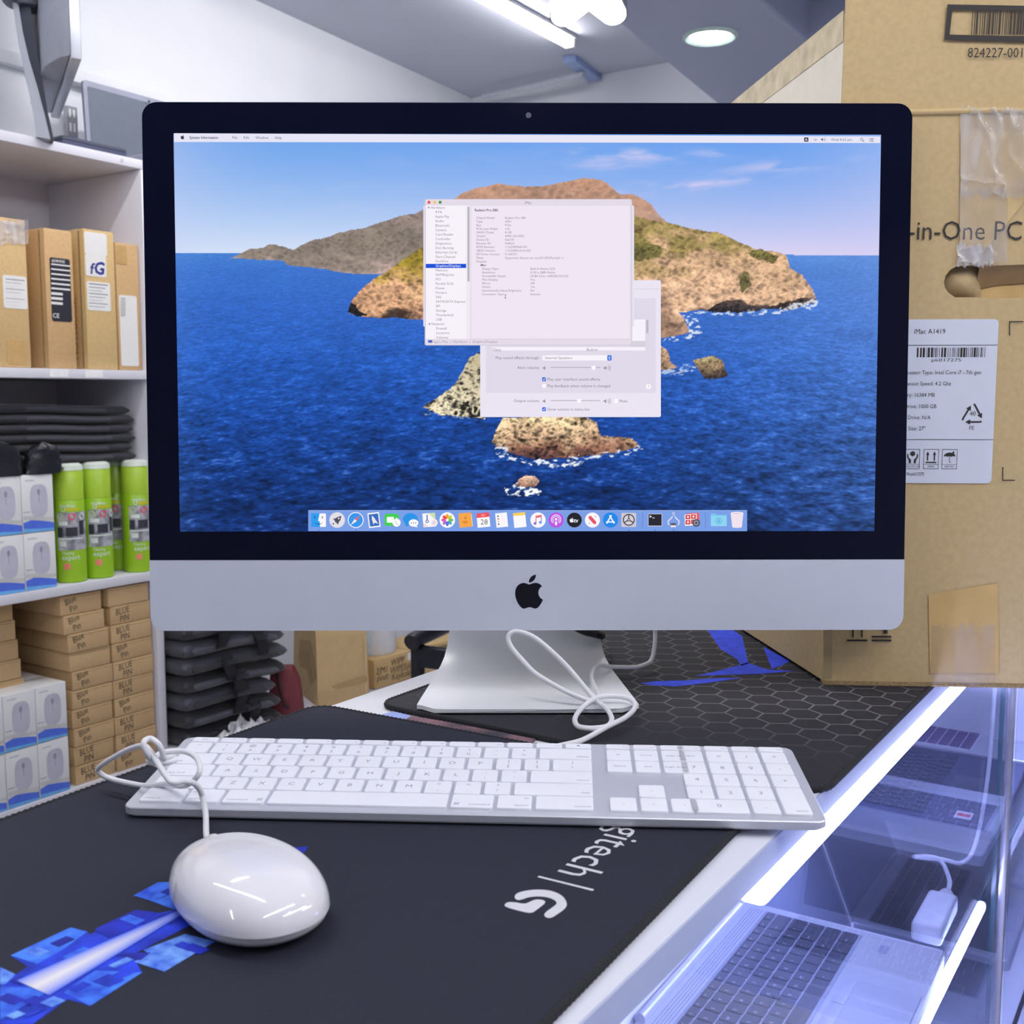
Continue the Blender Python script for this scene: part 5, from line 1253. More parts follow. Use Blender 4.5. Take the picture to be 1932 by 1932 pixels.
# white label with its print
lab = MB()
qx = [fb(1878, 602), fb(1868, 911)]
L0 = fb(1640, 600, -.0011); L1 = fb(1880, 602, -.0011); L2 = fb(1869, 912, -.0011)
lx0, lx1, lz0, lz1 = L0[0], (L1[0] + L2[0]) / 2 + .001, L2[2], L1[2]
MB().prism(rrect(lx0, lx1, lz0, lz1, .004, 4), .0004, .0009, X=UPB).build('label_sheet', paper_w, box)
k_ = (lx1 - lx0) / 236.0
def LX(px): return lx1 - (1875 - px) * k_ * 1.0
def LZ_(py): return lz1 - (py - 602) * (lz1 - lz0) / 310.0
lp_ = MB()
def lrect(x0, y0, x1, y1): lp_.poly([(LX(x0), LZ_(y1), .0011), (LX(x1), LZ_(y1), .0011), (LX(x1), LZ_(y0), .0011), (LX(x0), LZ_(y0), .0011)], 0, UPB)
def lpoly(P): lp_.poly([(LX(a), LZ_(b), .0011) for a, b in P][::-1], 0, UPB)
def ltxt(s_, x, y, cap, al='L', bold=0.0, sx=.92): lp_.text(s_, cap / .73 * k_, UPB @ Matrix.Translation((LX(x), LZ_(y), .0011)), 0, al, bold, sx)
lrect(1640, 650, 1875, 651); lrect(1640, 828, 1875, 829)
ltxt('iMac A1419', 1721, 629, 9.6)
x = 1728.0
r_ = random.Random(11)
while x < 1853: w = r_.choice((1, 1, 1.8, 3, 4)); lrect(x, 655, x + w, 673); x += w + r_.choice((1.2, 1.8, 3))
ltxt('pk017275', 1755, 681, 6, sx=1.7)
for s_, y in (('Processor Type: Intel Core i7 - 7th gen', 705), ('Processor Speed: 4.2 Ghz', 726), ('Memory: 16384 MB', 747.5), ('Hard Drive: 1000 GB', 769), ('Optical Drive: N/A', 790), ('Screen Size: 27"', 811)):
    pre = s_.split(':')[0]
    xs = {'Processor Type': 1847, 'Processor Speed': 1793, 'Memory': 1764, 'Hard Drive': 1768, 'Optical Drive': 1758, 'Screen Size': 1749}[pre]
    ltxt(s_, xs, y, 7.6, 'R', 0, .90)
ltxt('40', 1835, 783, 9, 'C', -.005); ltxt('FE', 1834, 810, 8, 'C', -.005)
tri_ = [(1835, 757), (1856, 795), (1814, 795)]
for i in range(3):
    a = Vector(tri_[i]); b = Vector(tri_[(i + 1) % 3]); d_ = (b - a).normalized(); n_ = Vector((-d_.y, d_.x))
    p0 = a + d_ * 8; p1 = b - d_ * 17
    lpoly([p0 + n_ * 1.7, p1 + n_ * 1.7, p1 - n_ * 1.7, p0 - n_ * 1.7]); lpoly([p1 + n_ * 5, p1 + d_ * 9, p1 - n_ * 5])
    lpoly([p0 + n_ * 1.7, p0 - n_ * 1.7, a - n_ * 1.0 + d_ * 3.5, a + n_ * 2.5 + d_ * 4.5])
for x0 in (1713, 1748, 1782):
    for q in ((x0, 847, x0 + 28, 847.8), (x0, 884, x0 + 28, 884.8), (x0, 847, x0 + .8, 884.8), (x0 + 27.2, 847, x0 + 28, 884.8), (x0, 875.6, x0 + 28, 876.2)): lrect(*q)
lpoly([(1723, 853), (1728, 850.5), (1732, 853), (1732, 858), (1727.5, 861), (1723, 858)])
for sg in (-1, 1): lpoly([(1727.5 + sg * 10, 856), (1727.5 + sg * 8, 856), (1727.5 + sg * 7, 863), (1727.5 + sg * 2.6, 867), (1727.5 + sg * 2.6, 874), (1727.5 + sg * 6.4, 874), (1727.5 + sg * 7, 868), (1727.5 + sg * 10, 863)])
for x0 in (1755.5, 1768): lpoly([(x0 - 3.2, 858), (x0, 851), (x0 + 3.2, 858)]); lrect(x0 - 1.2, 858, x0 + 1.2, 869)
lrect(1752, 871, 1772, 873.4)
lpoly([(1785, 861)] + [(1796 + 11 * math.cos(a), 861 - 8 * math.sin(a)) for a in np.linspace(math.pi, 0, 9)][1:-1] + [(1807, 861), (1803, 860), (1799, 861.4), (1796, 860), (1792, 861.4), (1789, 860)])
lrect(1795.6, 860, 1796.6, 872); lpoly([(1800, 854), (1803, 850), (1805, 854), (1802.5, 856)]); lrect(1796.6, 871, 1799, 872)
ltxt('HANDLE WITH CARE', 1727, 881.6, 3.2, 'C', 0, .7); ltxt('UPSIDE', 1762, 881.6, 3.6, 'C', 0, .8); ltxt('KEEP DRY', 1796, 881.6, 3.6, 'C', 0, .8)
ltxt('76-pk017275', 1750, 897.5, 6.4, 'R', 0, .72)
lp_.build('label_print', ink, box)
# tape
MB().poly([fb(1751, 1121, -.0008), fb(1882, 1100, -.0008), fb(1884, 1270, -.0008), fb(1754, 1270, -.0008)][::-1]).build('tape_patch', tape_b, box)
def crumple(x0, y0, x1, y1, nx, ny, amp, seed, m, nm, taper=0.0):
    g = np.random.default_rng(seed); P = []
    folds = [(g.random(), g.random() * 1.2 - .6, g.random() * .5 + .5, g.random() * .045 + .045) for _ in range(6)] 
    ends = g.normal(size=(2, nx)) * 4
    for j in range(ny):
        row = []
        for i in range(nx):
            f, h = i / (nx - 1), j / (ny - 1)
            e_ = ends[0][i] * max(0, 1 - h * 6) + ends[1][i] * max(0, 1 - (1 - h) * 6)
            z = 0
            for (c, sl, k, wd) in folds: z += k * math.exp(-((f - c - sl * (h - .5) - .05 * math.sin(h * 11 + c * 9)) / wd) ** 2)
            z += .7 * math.exp(-((h - .86 - .12 * (f - .5)) / .03) ** 2)
            row.append(fb(x0 + (x1 - x0) * f, y0 + (y1 - y0) * h + e_, -.0014 - amp * z))
        P.append(row)
    return MB().grid(P).build(nm, m, box, smooth=50)
clear = film('clear_tape_film', .34)
crumple(1811, 206, 1940, 372, 44, 34, .0034, 4, clear, 'clear_tape')
crumple(1808, 360, 1900, 500, 30, 26, .0018, 5, film('clear_tape_thin', .12), 'clear_tape')
crumple(1804, 462, 1872, 502, 24, 12, .0018, 6, clear, 'clear_tape')
crumple(1756, 1180, 1876, 1290, 30, 20, .0016, 8, film('clear_tape_thin', .12), 'clear_tape')
MB().poly([fb(1812, 246, -.0009), fb(1932, 250, -.0009), fb(1932, 380, -.0009), fb(1860, 470, -.0009), fb(1810, 470, -.0009)][::-1]).build('tape_patch', M('tape_tint', (206, 180, 128), .4, var=.06), box)

# ================================================================== SHELVING (local x: along the shelf towards the back wall, y: into the shelf)
SANG = math.pi / 2 - A25
SM = Matrix.Translation(SH0) @ Matrix.Rotation(SANG, 4, 'Z'); SMI = SM.inverted()
sv = M('shelf_board', (222, 222, 232), .5, var=.012, scale=10)
shelf = thing('shelving_unit', 'white shelving unit stacked with boxes, cans and bags along the wall', 'shelf', SH0, SANG)
DEPTH = .315
def sh(px, py, b=0.0):
    p = SMI @ on_plane(px, py, SM @ Vector((0, b, 0)), SB); return p.x, p.z
ZS = [(sh(0, 243)[1] + sh(268, 303)[1]) / 2, (sh(0, 691)[1] + sh(275, 701)[1]) / 2, (sh(110, 1104)[1] + sh(282, 1083)[1]) / 2, (sh(10, 1530)[1] + sh(130, 1495)[1]) / 2, -.93]
for z in ZS: MB().box(-1.55, 0 if z < .7 else .006, 0, DEPTH, z - .0185, z).build('shelf_board', sv, shelf, bevel=.001)
MB().box(-.0005, .0185, .0, DEPTH + .005, -.95, ZS[0] - .019).build('side_panel', sv, shelf, bevel=.001)
MB().box(-1.57, -1.5505, .0, DEPTH + .005, -.95, ZS[0] - .019).build('side_panel', sv, shelf, bevel=.001)
MB().box(-1.55, .0, DEPTH, DEPTH + .005, -.95, ZS[0] - .019).build('back_panel', M('shelf_back', (212, 210, 222), .5, var=.012, scale=10), shelf)
hp = sh(266, 318)
MB().lathe([(.004, 0), (.0035, .0012)], 12, X=Matrix.Translation((-.045, -.0002, ZS[0] - .009)) @ Matrix.Rotation(math.pi / 2, 4, 'X')).build('screw_cap', M('screw_cap', (200, 200, 206), .4), shelf)
for px in (110, 176):
    a, z = sh(px, 712); MB().box(a - .018, a + .022 , -.0006, -.0002, ZS[1] - .016, ZS[1] - .0005).build('price_sticker', M('sticker_gloss', (246, 246, 250), .3), shelf)
def S2W(x, y, z=0.0): return SM @ Vector((x, y, z))
def sthing(name, label, cat, x, y, z, group=None, rz=0.0): p = S2W(x, y, z); return thing(name, label, cat, p, SANG + rz, group)
FRONT = Matrix(((1, 0, 0, 0), (0, 0, -1, 0), (0, 1, 0, 0), (0, 0, 0, 1)))     # sheet on a front face (x, z, out)
SIDE = Matrix(((0, 0, -1, 0), (-1, 0, 0, 0), (0, 1, 0, 0), (0, 0, 0, 1)))      # sheet on the -x face (running from back to front)
kr = [M('kraft_box_a', (206, 174, 122), .7, var=.04, scale=150), M('kraft_box_b', (200, 164, 116), .7, var=.04, scale=150), M('kraft_box_c', (208, 178, 124), .7, var=.04, scale=150)]
inkb = M('marker_ink', (70, 58, 48), .7)
lbl_w = M('sticker_paper', (232, 232, 230), .5, var=.01); lbl_k = M('sticker_black', (34, 36, 48), .5, var=.03); lbl_g = M('sticker_print', (120, 124, 136), .6)
# ---- laptop cartons on the second shelf
def carton(label, xa, xb, zt, m, d=.225, y=.012):
    t = sthing('laptop_carton', label, 'box', xa, y, ZS[1], 'laptop cartons on the second shelf')
    w = xb - xa; h = zt - ZS[1]
    MB().box(0, w, 0, d, .0003, h).build('body', m, t, bevel=.003)
    MB().box(.001, w - .001, .006, .010, h - .001, h + .0006).build('lid_seam', kraft_e, t)
    MB().box(-.0006, .004, .012, .016, .004, h - .004).build('side_seam', kraft_e, t)
    return t, w, h, xa
def cf(t4, px, py, y=.012):                                # pixel -> local sheet on its front face
    a, z = sh(px, py, y); return a - t4[3], z - ZS[1]
def crect(t4, x0, y0, x1, y1, m, nm, th=.0006, par=None):
    (a0, z1), (a1, z0) = cf(t4, x0, y0), cf(t4, x1, y1)
    a0, a1 = max(a0, .002), min(a1, t4[1] - .002)
    return MB().prism(rrect(a0, a1, z0, z1, min(.004, (a1 - a0) * .1), 2), .0002, .0002 + th, X=FRONT).build(nm, m, par or t4[0])
a0, _ = sh(-40, 690, .012); a1, _ = sh(60, 690, .012); zt = sh(30, 411)[1]
c1 = carton('kraft laptop carton wrapped in clear tape, first on the second shelf', a0 + .0, a1, zt, kr[0])
crect(c1, 4, 518, 52, 584, lbl_w, 'address_label')
m = MB()
for i in range(9):
    q = cf(c1, 10, 527 + i * 6); q2 = cf(c1, 46 - (i % 3) * 6, 529 + i * 6); m.poly([(q[0], q2[1], .0010), (q2[0], q2[1], .0010), (q2[0], q[1], .0010), (q[0], q[1], .0010)], 0, FRONT)
m.build('label_lines', lbl_g, c1[0])
crect(c1, 12, 642, 50, 688, M('tape_dull', (196, 160, 104), .4, var=.05), 'tape_patch')
m = MB(); q = cf(c1, 28, 436); m.text('TUTU', .016, FRONT @ Matrix.Translation((q[0], q[1], .0006)), 0, 'C', .01); m.build('lettering', inkb, c1[0])
g = np.random.default_rng(5); P = []
for j in range(10):
    row = []
    for i in range(10):
        q = cf(c1, -6 + 58 * i / 9, 415 + 46 * j / 9 + g.normal() * 1.5); row.append((q[0], -.0012 - abs(g.normal()) * .0016, q[1]))
    P.append(row)
MB().grid(P).build('clear_tape', film('clear_tape_film', .34), c1[0], smooth=25)
a0, _ = sh(93, 690, .012); a1, _ = sh(146, 690, .012); zt = sh(110, 431)[1]
c2_ = carton('kraft laptop carton with a black specification sticker', a0, a1, zt, kr[1])
crect(c2_, 93, 485, 136, 608, lbl_k, 'specification_sticker')
m = MB()
for i in range(9):
    q = cf(c2_, 96, 497 + i * 9); q2 = cf(c2_, 132 if i < 6 else 118, 503.5 + i * 9); m.poly([(q[0], q2[1], .0010), (q2[0], q2[1], .0010), (q2[0], q[1], .0010), (q[0], q[1], .0010)], 0, FRONT)
q = cf(c2_, 97, 494); m.text('#34HNS', .008, FRONT @ Matrix.Translation((q[0], q[1], .0010)), 0, 'L', .01)
q = cf(c2_, 99, 599); m.text('CE', .012, FRONT @ Matrix.Translation((q[0], q[1], .0010)), 0, 'L', .01)
m.build('sticker_rows', lbl_w, c2_[0])
a0, _ = sh(167, 697, .012); a1, _ = sh(224, 697, .012); zt = sh(195, 434)[1]
c3_ = carton('kraft laptop carton with white papers and a blue emblem taped on', a0, a1, zt, kr[2])
crect(c3_, 158, 436, 202, 484, lbl_w, 'taped_paper'); crect(c3_, 160, 478, 201, 524, lbl_w, 'taped_paper', .0005); crect(c3_, 163, 530, 209, 588, lbl_w, 'address_label')
m = MB(); q = cf(c3_, 176, 516); m.text('G', .034, FRONT @ Matrix.Translation((q[0], q[1], .0011)), 0, 'L', .03, 1.0, .15); q = cf(c3_, 169, 516); m.text('f', .03, FRONT @ Matrix.Translation((q[0], q[1], .0011)), 0, 'L', .02, 1.0, .15); m.build('emblem', M('emblem_blue', (44, 46, 130), .6), c3_[0])
m = MB()
for i in range(8):
    q = cf(c3_, 167, 536 + i * 6); q2 = cf(c3_, 203 - (i % 3) * 5, 537.6 + i * 6); m.poly([(q[0], q2[1], .0010), (q2[0], q2[1], .0010), (q2[0], q[1], .0010), (q[0], q[1], .0010)], 0, FRONT)
m.build('label_lines', lbl_g, c3_[0])
m = MB(); m.text('NOTEBOOK', .022, SIDE @ Matrix.Translation((-.03, .02, .0006)) @ Matrix.Rotation(math.pi / 2, 4, 'Z'), 0, 'L'); m.build('side_lettering', M('red_print', (170, 96, 66), .7), c3_[0])
a0, _ = sh(226, 697, .012); zt = sh(232, 457)[1]
c4_ = carton('kraft laptop carton with a tall white barcode label, last before the side panel', a0, -.004, zt, kr[1])
crect(c4_, 224, 556, 262, 691, lbl_w, 'barcode_label'); crect(c4_, 218, 462, 240, 500, M('tape_dull', (196, 160, 104), .4), 'tape_patch')
m = MB()
for i in range(12):
    q = cf(c4_, 227, 562 + i * 3); q2 = cf(c4_, 236, 563.6 + i * 3); m.poly([(q[0], q2[1], .0010), (q2[0], q2[1], .0010), (q2[0], q[1], .0010), (q[0], q[1], .0010)], 0, FRONT)
m.build('barcode', lbl_k, c4_[0])

# ---- white mouse boxes
mb_w = M('box_white', (232, 234, 236), .35, var=.008); mb_b = M('box_blue', (84, 116, 226), .4, var=.05); mb_c = M('box_cyan', (110, 180, 240), .4); mb_g = M('box_picture', (196, 196, 212), .4, var=.05, scale=20); mb_l = M('box_picture_line', (150, 150, 172), .5); mb_s = M('box_grey_print', (206, 206, 208), .5)
BWm, BHm, BDm = .0665, .1105, .075
def mouse_box(label, x, y, z, group, rz=0.0, front=True):
    t = sthing('mouse_box', label, 'box', x, y, z, group, rz)
    w, h, d = BWm, BHm, BDm
    MB().box(0, w, 0, d, .0003, h).build('carton', mb_w, t, bevel=.0015)
    if not front: return t
    MB().poly([(q[0], q[1], .0002) for q in [(0.001, .001), (w - .001, .001), (w - .001, .016)] + [(w * (1 - f), .016 + .006 * f + .004 * math.sin(f * 2)) for f in (.25, .5, .75)] + [(.001, .020)]], 0, FRONT).build('blue_band', mb_b, t)
    MB().poly([(q[0], q[1], .0004) for q in [(0.001, .001), (w - .001, .001), (w - .001, .005), (.001, .009)]], 0, FRONT).build('cyan_band', mb_c, t)
    MB().poly([(q[0], q[1], .0002) for q in [(0.001, .026), (w - .001, .020), (w - .001, .026), (.001, .034)]], 0, FRONT).build('grey_band', mb_s, t)  # grey band printed on the box front
    o_ = []
    for k in range(28):
        a = 2 * math.pi * k / 28; c, s_ = math.cos(a), math.sin(a)
        o_.append((w * .53 + math.copysign(abs(c) ** .6, c) * .0185, h * .55 + math.copysign(abs(s_) ** .7, s_) * .0315, .0004))
    MB().poly(o_, 0, FRONT).build('mouse_picture', mb_g, t)
    q = MB(); q.prism(circ(w * .53, h * .70, .0032, 12, .006), .0004, .0006, X=FRONT); q.box(w * .53 - .0005, w * .53 + .0005, -.0006, -.0004, h * .52, h * .66)
    q.build('picture_wheel', mb_l, t)
    q = MB(); q.text('wireless', .006, FRONT @ Matrix.Translation((.008, h - .012, .0003))); q.box(.002, .016, -.0004, -.0002, h * .36, h * .372); q.build('box_print', mb_l, t)
    return t
def fx_(px, py): return sh(px, py, .006)[0]
xr_u = fx_(107, 1060)
names_u = [('first', 'second'), ('upper', 'lower')]
for c in range(3):
    for r in range(2):
        lab = 'white mouse box on the third shelf, %s row, %s' % (('lower', 'upper')[r], ('beside the green cans', 'second from the green cans', 'third from the green cans')[c])
        mouse_box(lab, xr_u - (c + 1) * (BWm + .001), .006, ZS[2] + r * (BHm + .0006), 'mouse boxes on the third shelf')
xr_l = fx_(132, 1450)
for c in range(4):
    for r in range(2):
        for d_ in range(2):
            if d_ == 1 and r == 0: continue
            cc = ('next to the kraft stack', 'second from the stack', 'third from the stack', 'fourth from the stack')[c]
            lab = 'white mouse box on lowest shelf, %s row%s, %s' % (('lower', 'upper')[r], '' if d_ == 0 else ' at the back', cc)
            mouse_box(lab, xr_l - (c + 1) * (BWm + .001), .006 + d_ * (BDm + .002), ZS[3] + r * (BHm + .0006), 'mouse boxes on the lowest shelf', front=(d_ == 0))

# ---- green spray cans
can_g = M('can_green', (150, 194, 38), .3, var=.02, scale=20); can_c = M('can_cap_green', (168, 204, 58), .3, var=.02); can_w = M('can_white', (226, 236, 226), .35); can_p = M('can_picture', (196, 198, 206), .4, var2=(76, 78, 92), scale=48, detail=2)
red_d = M('can_red', (224, 84, 96), .4); lime_d = M('can_lime', (196, 214, 150), .4); yel = M('can_yellow', (214, 196, 40), .4); dark_p = M('can_dark', (52, 52, 64), .4); sal = M('can_salmon', (240, 140, 120), .4)
def bend(R, a0):
    def f(p): a = a0 + p.x / R; return (math.cos(a) * (R + p.z), math.sin(a) * (R + p.z), p.y)
    return f
def spray_can(label, x, y, turn=0.0):
    R, hh = .0295, .238
    t = sthing('spray_can', label, 'can', x, y, ZS[2], 'green spray cans')
    MB().lathe([(R - .002, .0004), (R, .003), (R, .164), (R - .0012, .166)], 36).build('body', can_g, t)
    MB().lathe([(R - .0005, .1662), (R - .0005, .222), (R - .002, .2245)], 36).build('overcap', can_c, t)
    MB().lathe([(R - .0005, .2246), (R - .0015, .234), (R - .008, hh)], 36).build('cap_top', can_w, t)
    A = math.radians(-90 - 28 + turn)
    fn = bend(R, A)
    def patch(x0, x1, z0, z1, m, nm, off):
        n = 14; P = [[fn(Vector((x0 + (x1 - x0) * i / n, z, off))) for i in range(n + 1)] for z in (z0, z1)]
        return MB().grid(P).build(nm, m, t, smooth=60)
    patch(-.022, .060, .066, .142, can_p, 'picture_band', .0003)
    for nm, cx, m in (('round_emblem', -.014, lime_d), ('round_emblem', .008, red_d), ('round_emblem', .030, can_w)):
        MB().add([(cx + .0075 * math.cos(2 * math.pi * k / 16), .133 + .0075 * math.sin(2 * math.pi * k / 16), .0006) for k in range(16)], [tuple(range(16))], 0, None, fn).build(nm, m, t)
    for (x0, x1, z0, z1, m) in ((-.004, .018, .094, .112, dark_p), (-.021, -.010, .092, .112, dark_p), (-.018, .0, .116, .124, can_w), (.022, .034, .096, .124, dark_p), (-.02, .030, .088, .0905, can_w), (-.018, -.004, .074, .084, can_w)): patch(x0, x1, z0, z1, m, 'picture_detail', .0006)
    q = MB(); q.text('Cleaning', .0085, None, 0, 'L', .004, .8, 0, lambda p: fn(Vector((p.x - .014, p.y + .058, .0006)))); q.text('expert', .0145, None, 0, 'L', .004, .9, 0, lambda p: fn(Vector((p.x - .014, p.y + .047, .0006))))
    q.text('Handboss', .009, None, 0, 'L', .01, .8, 0, lambda p: fn(Vector((p.x - .014, p.y + .152, .0006)))); q.text('U', .012, None, 0, 'L', .02, 1, 0, lambda p: fn(Vector((p.x - .012, p.y + .1435, .0006))))
    q.build('lettering', can_w, t)
    patch(-.004, .022, .1455, .1495, yel, 'yellow_line', .0005); patch(-.010, .002, .028, .040, sal, 'salmon_square', .0005)
    return t
for px, b, lab, tr in ((132, .040, 'green spray can next to the white mouse boxes', -14), (184, .040, 'green spray can with a white top, second from the mouse boxes', 0), (221, .098, 'green spray can partly hidden behind the second one', -30), (259, .038, 'green spray can nearest the side panel', 2), (36, .10, 'green spray can behind the mouse boxes under black plastic', 0)):
    spray_can(lab, sh(px, 1000 if b < .1 else 980, b)[0], b, tr)

# ---- folded black sleeves
slv = M('sleeve_fabric', (36, 37, 48), .75, var=.10, scale=120, sheen=.2, bump=.1); slv_b = M('sleeve_band', (52, 53, 64), .7, var=.08, scale=120, sheen=.2)
def wavy(x0, x1, y0, y1, z0, z1, seed, amp=.004, nx=22, ny=6, r=.008, sag=0.0, hi=None):
    """a soft flat slab, its far end drooping by sag"""
    g = np.random.default_rng(seed); ph = g.random(6) * 6; hi = x1 if hi is None else hi
    def w(x, y): return amp * (math.sin(x * 16 + ph[0]) * .6 + math.sin(x * 31 + y * 9 + ph[1]) * .35) - sag * max(0, (x - (hi - .16)) / .16) ** 2
    m = MB(); P = []; L = x1 - x0
    xs = [x0 + q for q in (0, r * .08, r * .3, r * .65)] + [x0 + r + (L - 2 * r) * k / nx for k in range(nx + 1)] + [x1 - q for q in (r * .65, r * .3, r * .08, 0)]
    for x in xs:
        e_ = min(x - x0, x1 - x); sx = math.sqrt(max(0, 1 - (1 - e_ / r) ** 2)) if e_ < r else 1.0
        sx = max(sx, .12); zc = (z0 + z1) / 2; hz = (z1 - z0) / 2 * sx
        ring = [(y0 + r * .25, zc - hz * .62), (y0, zc), (y0 + r * .25, zc + hz * .66)] + [(y0 + r + (y1 - y0 - 2 * r) * q / ny, zc + hz) for q in range(ny + 1)] + [(y1, zc)] + [(y0 + r + (y1 - y0 - 2 * r) * q / ny, zc - hz) for q in range(ny, -1, -1)]
        P.append([(x, y, z + w(x, y)) for y, z in ring])
    m.grid(P, wrap=True)
    m.poly(P[0]); m.poly(P[-1][::-1])
    return m
zb = ZS[2] + .006; xr = sh(246, 800, .14)[0]
ord_ = ['lowest', 'second from the bottom', 'third from the bottom', 'fourth from the bottom', 'fifth from the bottom', 'sixth from the bottom', 'seventh from the bottom', 'eighth from the bottom', 'second from the top', 'topmost']
ORD = ['topmost', 'second from the top', 'third from the top', 'fourth from the top', 'fifth from the top', 'sixth from the top', 'seventh from the top', 'eighth from the top', 'ninth from the top', 'tenth from the top', 'eleventh from the top', 'twelfth from the top', 'thirteenth from the top', 'fourteenth from the top']
zcan = ZS[2] + .2385
zt_s = sh(150, 762, .04)[1]; nS = 6; stp = (zt_s - zcan - .001) / nS
for i in range(nS):
    jx = [-.002, -.012, -.002, -.008, -.004, -.014][i]
    t = sthing('laptop_sleeve', 'folded black laptop sleeve, %s of the stack lying on the green cans' % (ORD[nS - 1 - i] if i else 'lowest'), 'sleeve', 0, 0, 0, 'black laptop sleeves on the cans')
    zz = zcan + .001 + i * stp; xr = -.006 + jx
    wavy(-.62, xr, .034, .22, zz + .0012, zz + stp * .95, 3, .0030, r=.012, sag=.006).build('body', slv, t, smooth=60)
    wavy(-.26, xr - .06, .0325, .05, zz + stp * .25, zz + stp * .72, 3, .0030, r=.003, sag=.006, hi=xr).build('band', slv_b, t, smooth=60)
nL = 11; stl = (zcan - ZS[2] - .004) / nL
for i in range(nL):
    t = sthing('laptop_sleeve', 'folded black laptop sleeve, %s of the lower stack behind the mouse boxes' % (ORD[nL - 1 - i] if i else 'lowest'), 'sleeve', 0, 0, 0, 'black laptop sleeves behind the mouse boxes')
    zz = ZS[2] + .001 + i * stl
    wavy(-.62, -.20 + (i % 3) * .006, .135, .305, zz + .001, zz + stl * .95, 5, .0015, r=.012).build('body', slv, t, smooth=60)
# ---- black plastic wrapped lumps on top of the upper mouse boxes
plast = M('black_film', (30, 31, 38), .22, var=.2, scale=30, bump=.5)
def lump(label, x, y, z, w, d, h, seed):
    t = sthing('wrapped_parcel', label, 'parcel', x, y, z, 'parcels in black film')
    g = np.random.default_rng(seed); P = []
    for i in range(9):
        f = i / 8; rr = (1 - f ** 3.0) ** .5 if f < 1 else .02
        P.append([((w / 2) * rr * math.copysign(abs(math.cos(a)) ** .6, math.cos(a)) * (1 + g.normal() * .06) + .006 * f, (d / 2) * rr * math.copysign(abs(math.sin(a)) ** .6, math.sin(a)) * (1 + g.normal() * .06), h * f + g.normal() * .001 * (i > 0)) for a in np.linspace(0, 2 * math.pi, 18, endpoint=False)])
    MB().grid(P, wrap=True).build('film', plast, t, smooth=20)
zU = ZS[2] + 2 * (BHm + .0006)
lump('black film parcel beside the green cans, on top of the mouse boxes', sh(78, 880, .018)[0], .018, zU, .078, .030, .060, 2)
lump('black film parcel farther from the green cans, on the mouse boxes', sh(-2, 870, .018)[0], .018, zU, .085, .030, .064, 3)

# ---- kraft boxes with handwriting
kb_ = [M('kraft_small_a', (204, 172, 128), .7, var=.03, scale=140), M('kraft_small_b', (198, 166, 122), .7, var=.03, scale=140)]
bh = .0395; nB = 10
zt_b = ZS[2] - .0185
bh = (zt_b - ZS[3] - .004) / nB
posn = ['bottom', 'second from the bottom', 'third from the bottom', 'fourth from the bottom', 'fifth from the bottom', 'fifth from the top', 'fourth from the top', 'third from the top', 'second from the top', 'top']
def small_box(label, x, y, z, w, d, rz, text, group, mi=0):
    t = sthing('kraft_box', label, 'box', x, y, z, group, rz)
    MB().box(0, w, 0, d, .0003, bh - .0006).build('carton', kb_[mi], t, bevel=.0018)
    MB().box(.002, w - .002, -.0004, .0, bh * .86, bh * .88).build('lid_line', kraft_e, t)
    if text:
        q = MB(); a = .35 if text.islower() or 'l' in text else .12
        for s_, oy in ((text.split()[0], .019), (text.split()[1], .004)):
            q.text(s_, .019, FRONT @ Matrix.Translation((.012 + (.01 if oy < .01 else 0), oy, .0004)) @ Matrix.Rotation(a, 4, 'Z'), 0, 'L', 0, .8, .1)
        q.build('handwriting', inkb, t)
    return t
gA0 = sh(141, 1400, .01)[0]; gA1 = sh(217, 1400, .01)[0]; gB1 = -.004
wA = gA1 - gA0; wB = (gB1 - gA1) - .004
txs = ['Blue Pin', 'BLUE PIN']
for i in range(nB):
    z = ZS[3] + i * bh
    j = [0, -.001, .001, -.002, 0, .002, -.002, -.006, -.014, -.020][i]
    small_box('kraft box marked in pen, %s of the stack beside the mouse boxes' % posn[i], gA0 + j, .012 - (.003 if i > 6 else 0), z, wA, .20, random.uniform(-.012, .012), None if i == 6 else txs[0 if i > 1 else 1], 'kraft boxes beside the mouse boxes', i % 2)
    j = [0, .001, -.002, .001, -.002, .001, -.001, -.004, -.003, -.012][i]
    small_box('kraft box marked in pen, %s of the stack against the side panel' % posn[i], gA1 + .003 + j * .5, .010, z, wB, .20, random.uniform(-.008, .008), None if i == 9 else txs[1 if i % 3 else 0], 'kraft boxes against the side panel', (i + 1) % 2)
xC = sh(44, 1180, .10)[0]
for i in range(nB):
    small_box('plain kraft box, %s of the stack behind the mouse boxes' % posn[i], xC - .21 + (i - 5) * -.004 - .02, .06, ZS[3] + i * bh, .20, .19, .0, None, 'kraft boxes behind the mouse boxes', i % 2)

# ---- top of the shelf: monitor seen edge-on, a laptop, a slotted upright
grey_pl = M('monitor_grey', (150, 154, 166), .4, var=.03); dk_pl = M('monitor_dark', (58, 62, 76), .45, var=.05); silver = M('monitor_silver', (196, 200, 210), .3, metal=.4, var=.02)
A_ = at_z(148, 112, .85); B_ = at_z(106, 228, .85)
dv = (B_ - A_); LBm = dv.length; rz_ = math.atan2(dv.y, dv.x)
mon = thing('monitor', 'grey monitor on a curved silver stand, seen edge-on at the top of the shelving', 'monitor', (A_.x, A_.y, .85), rz_)
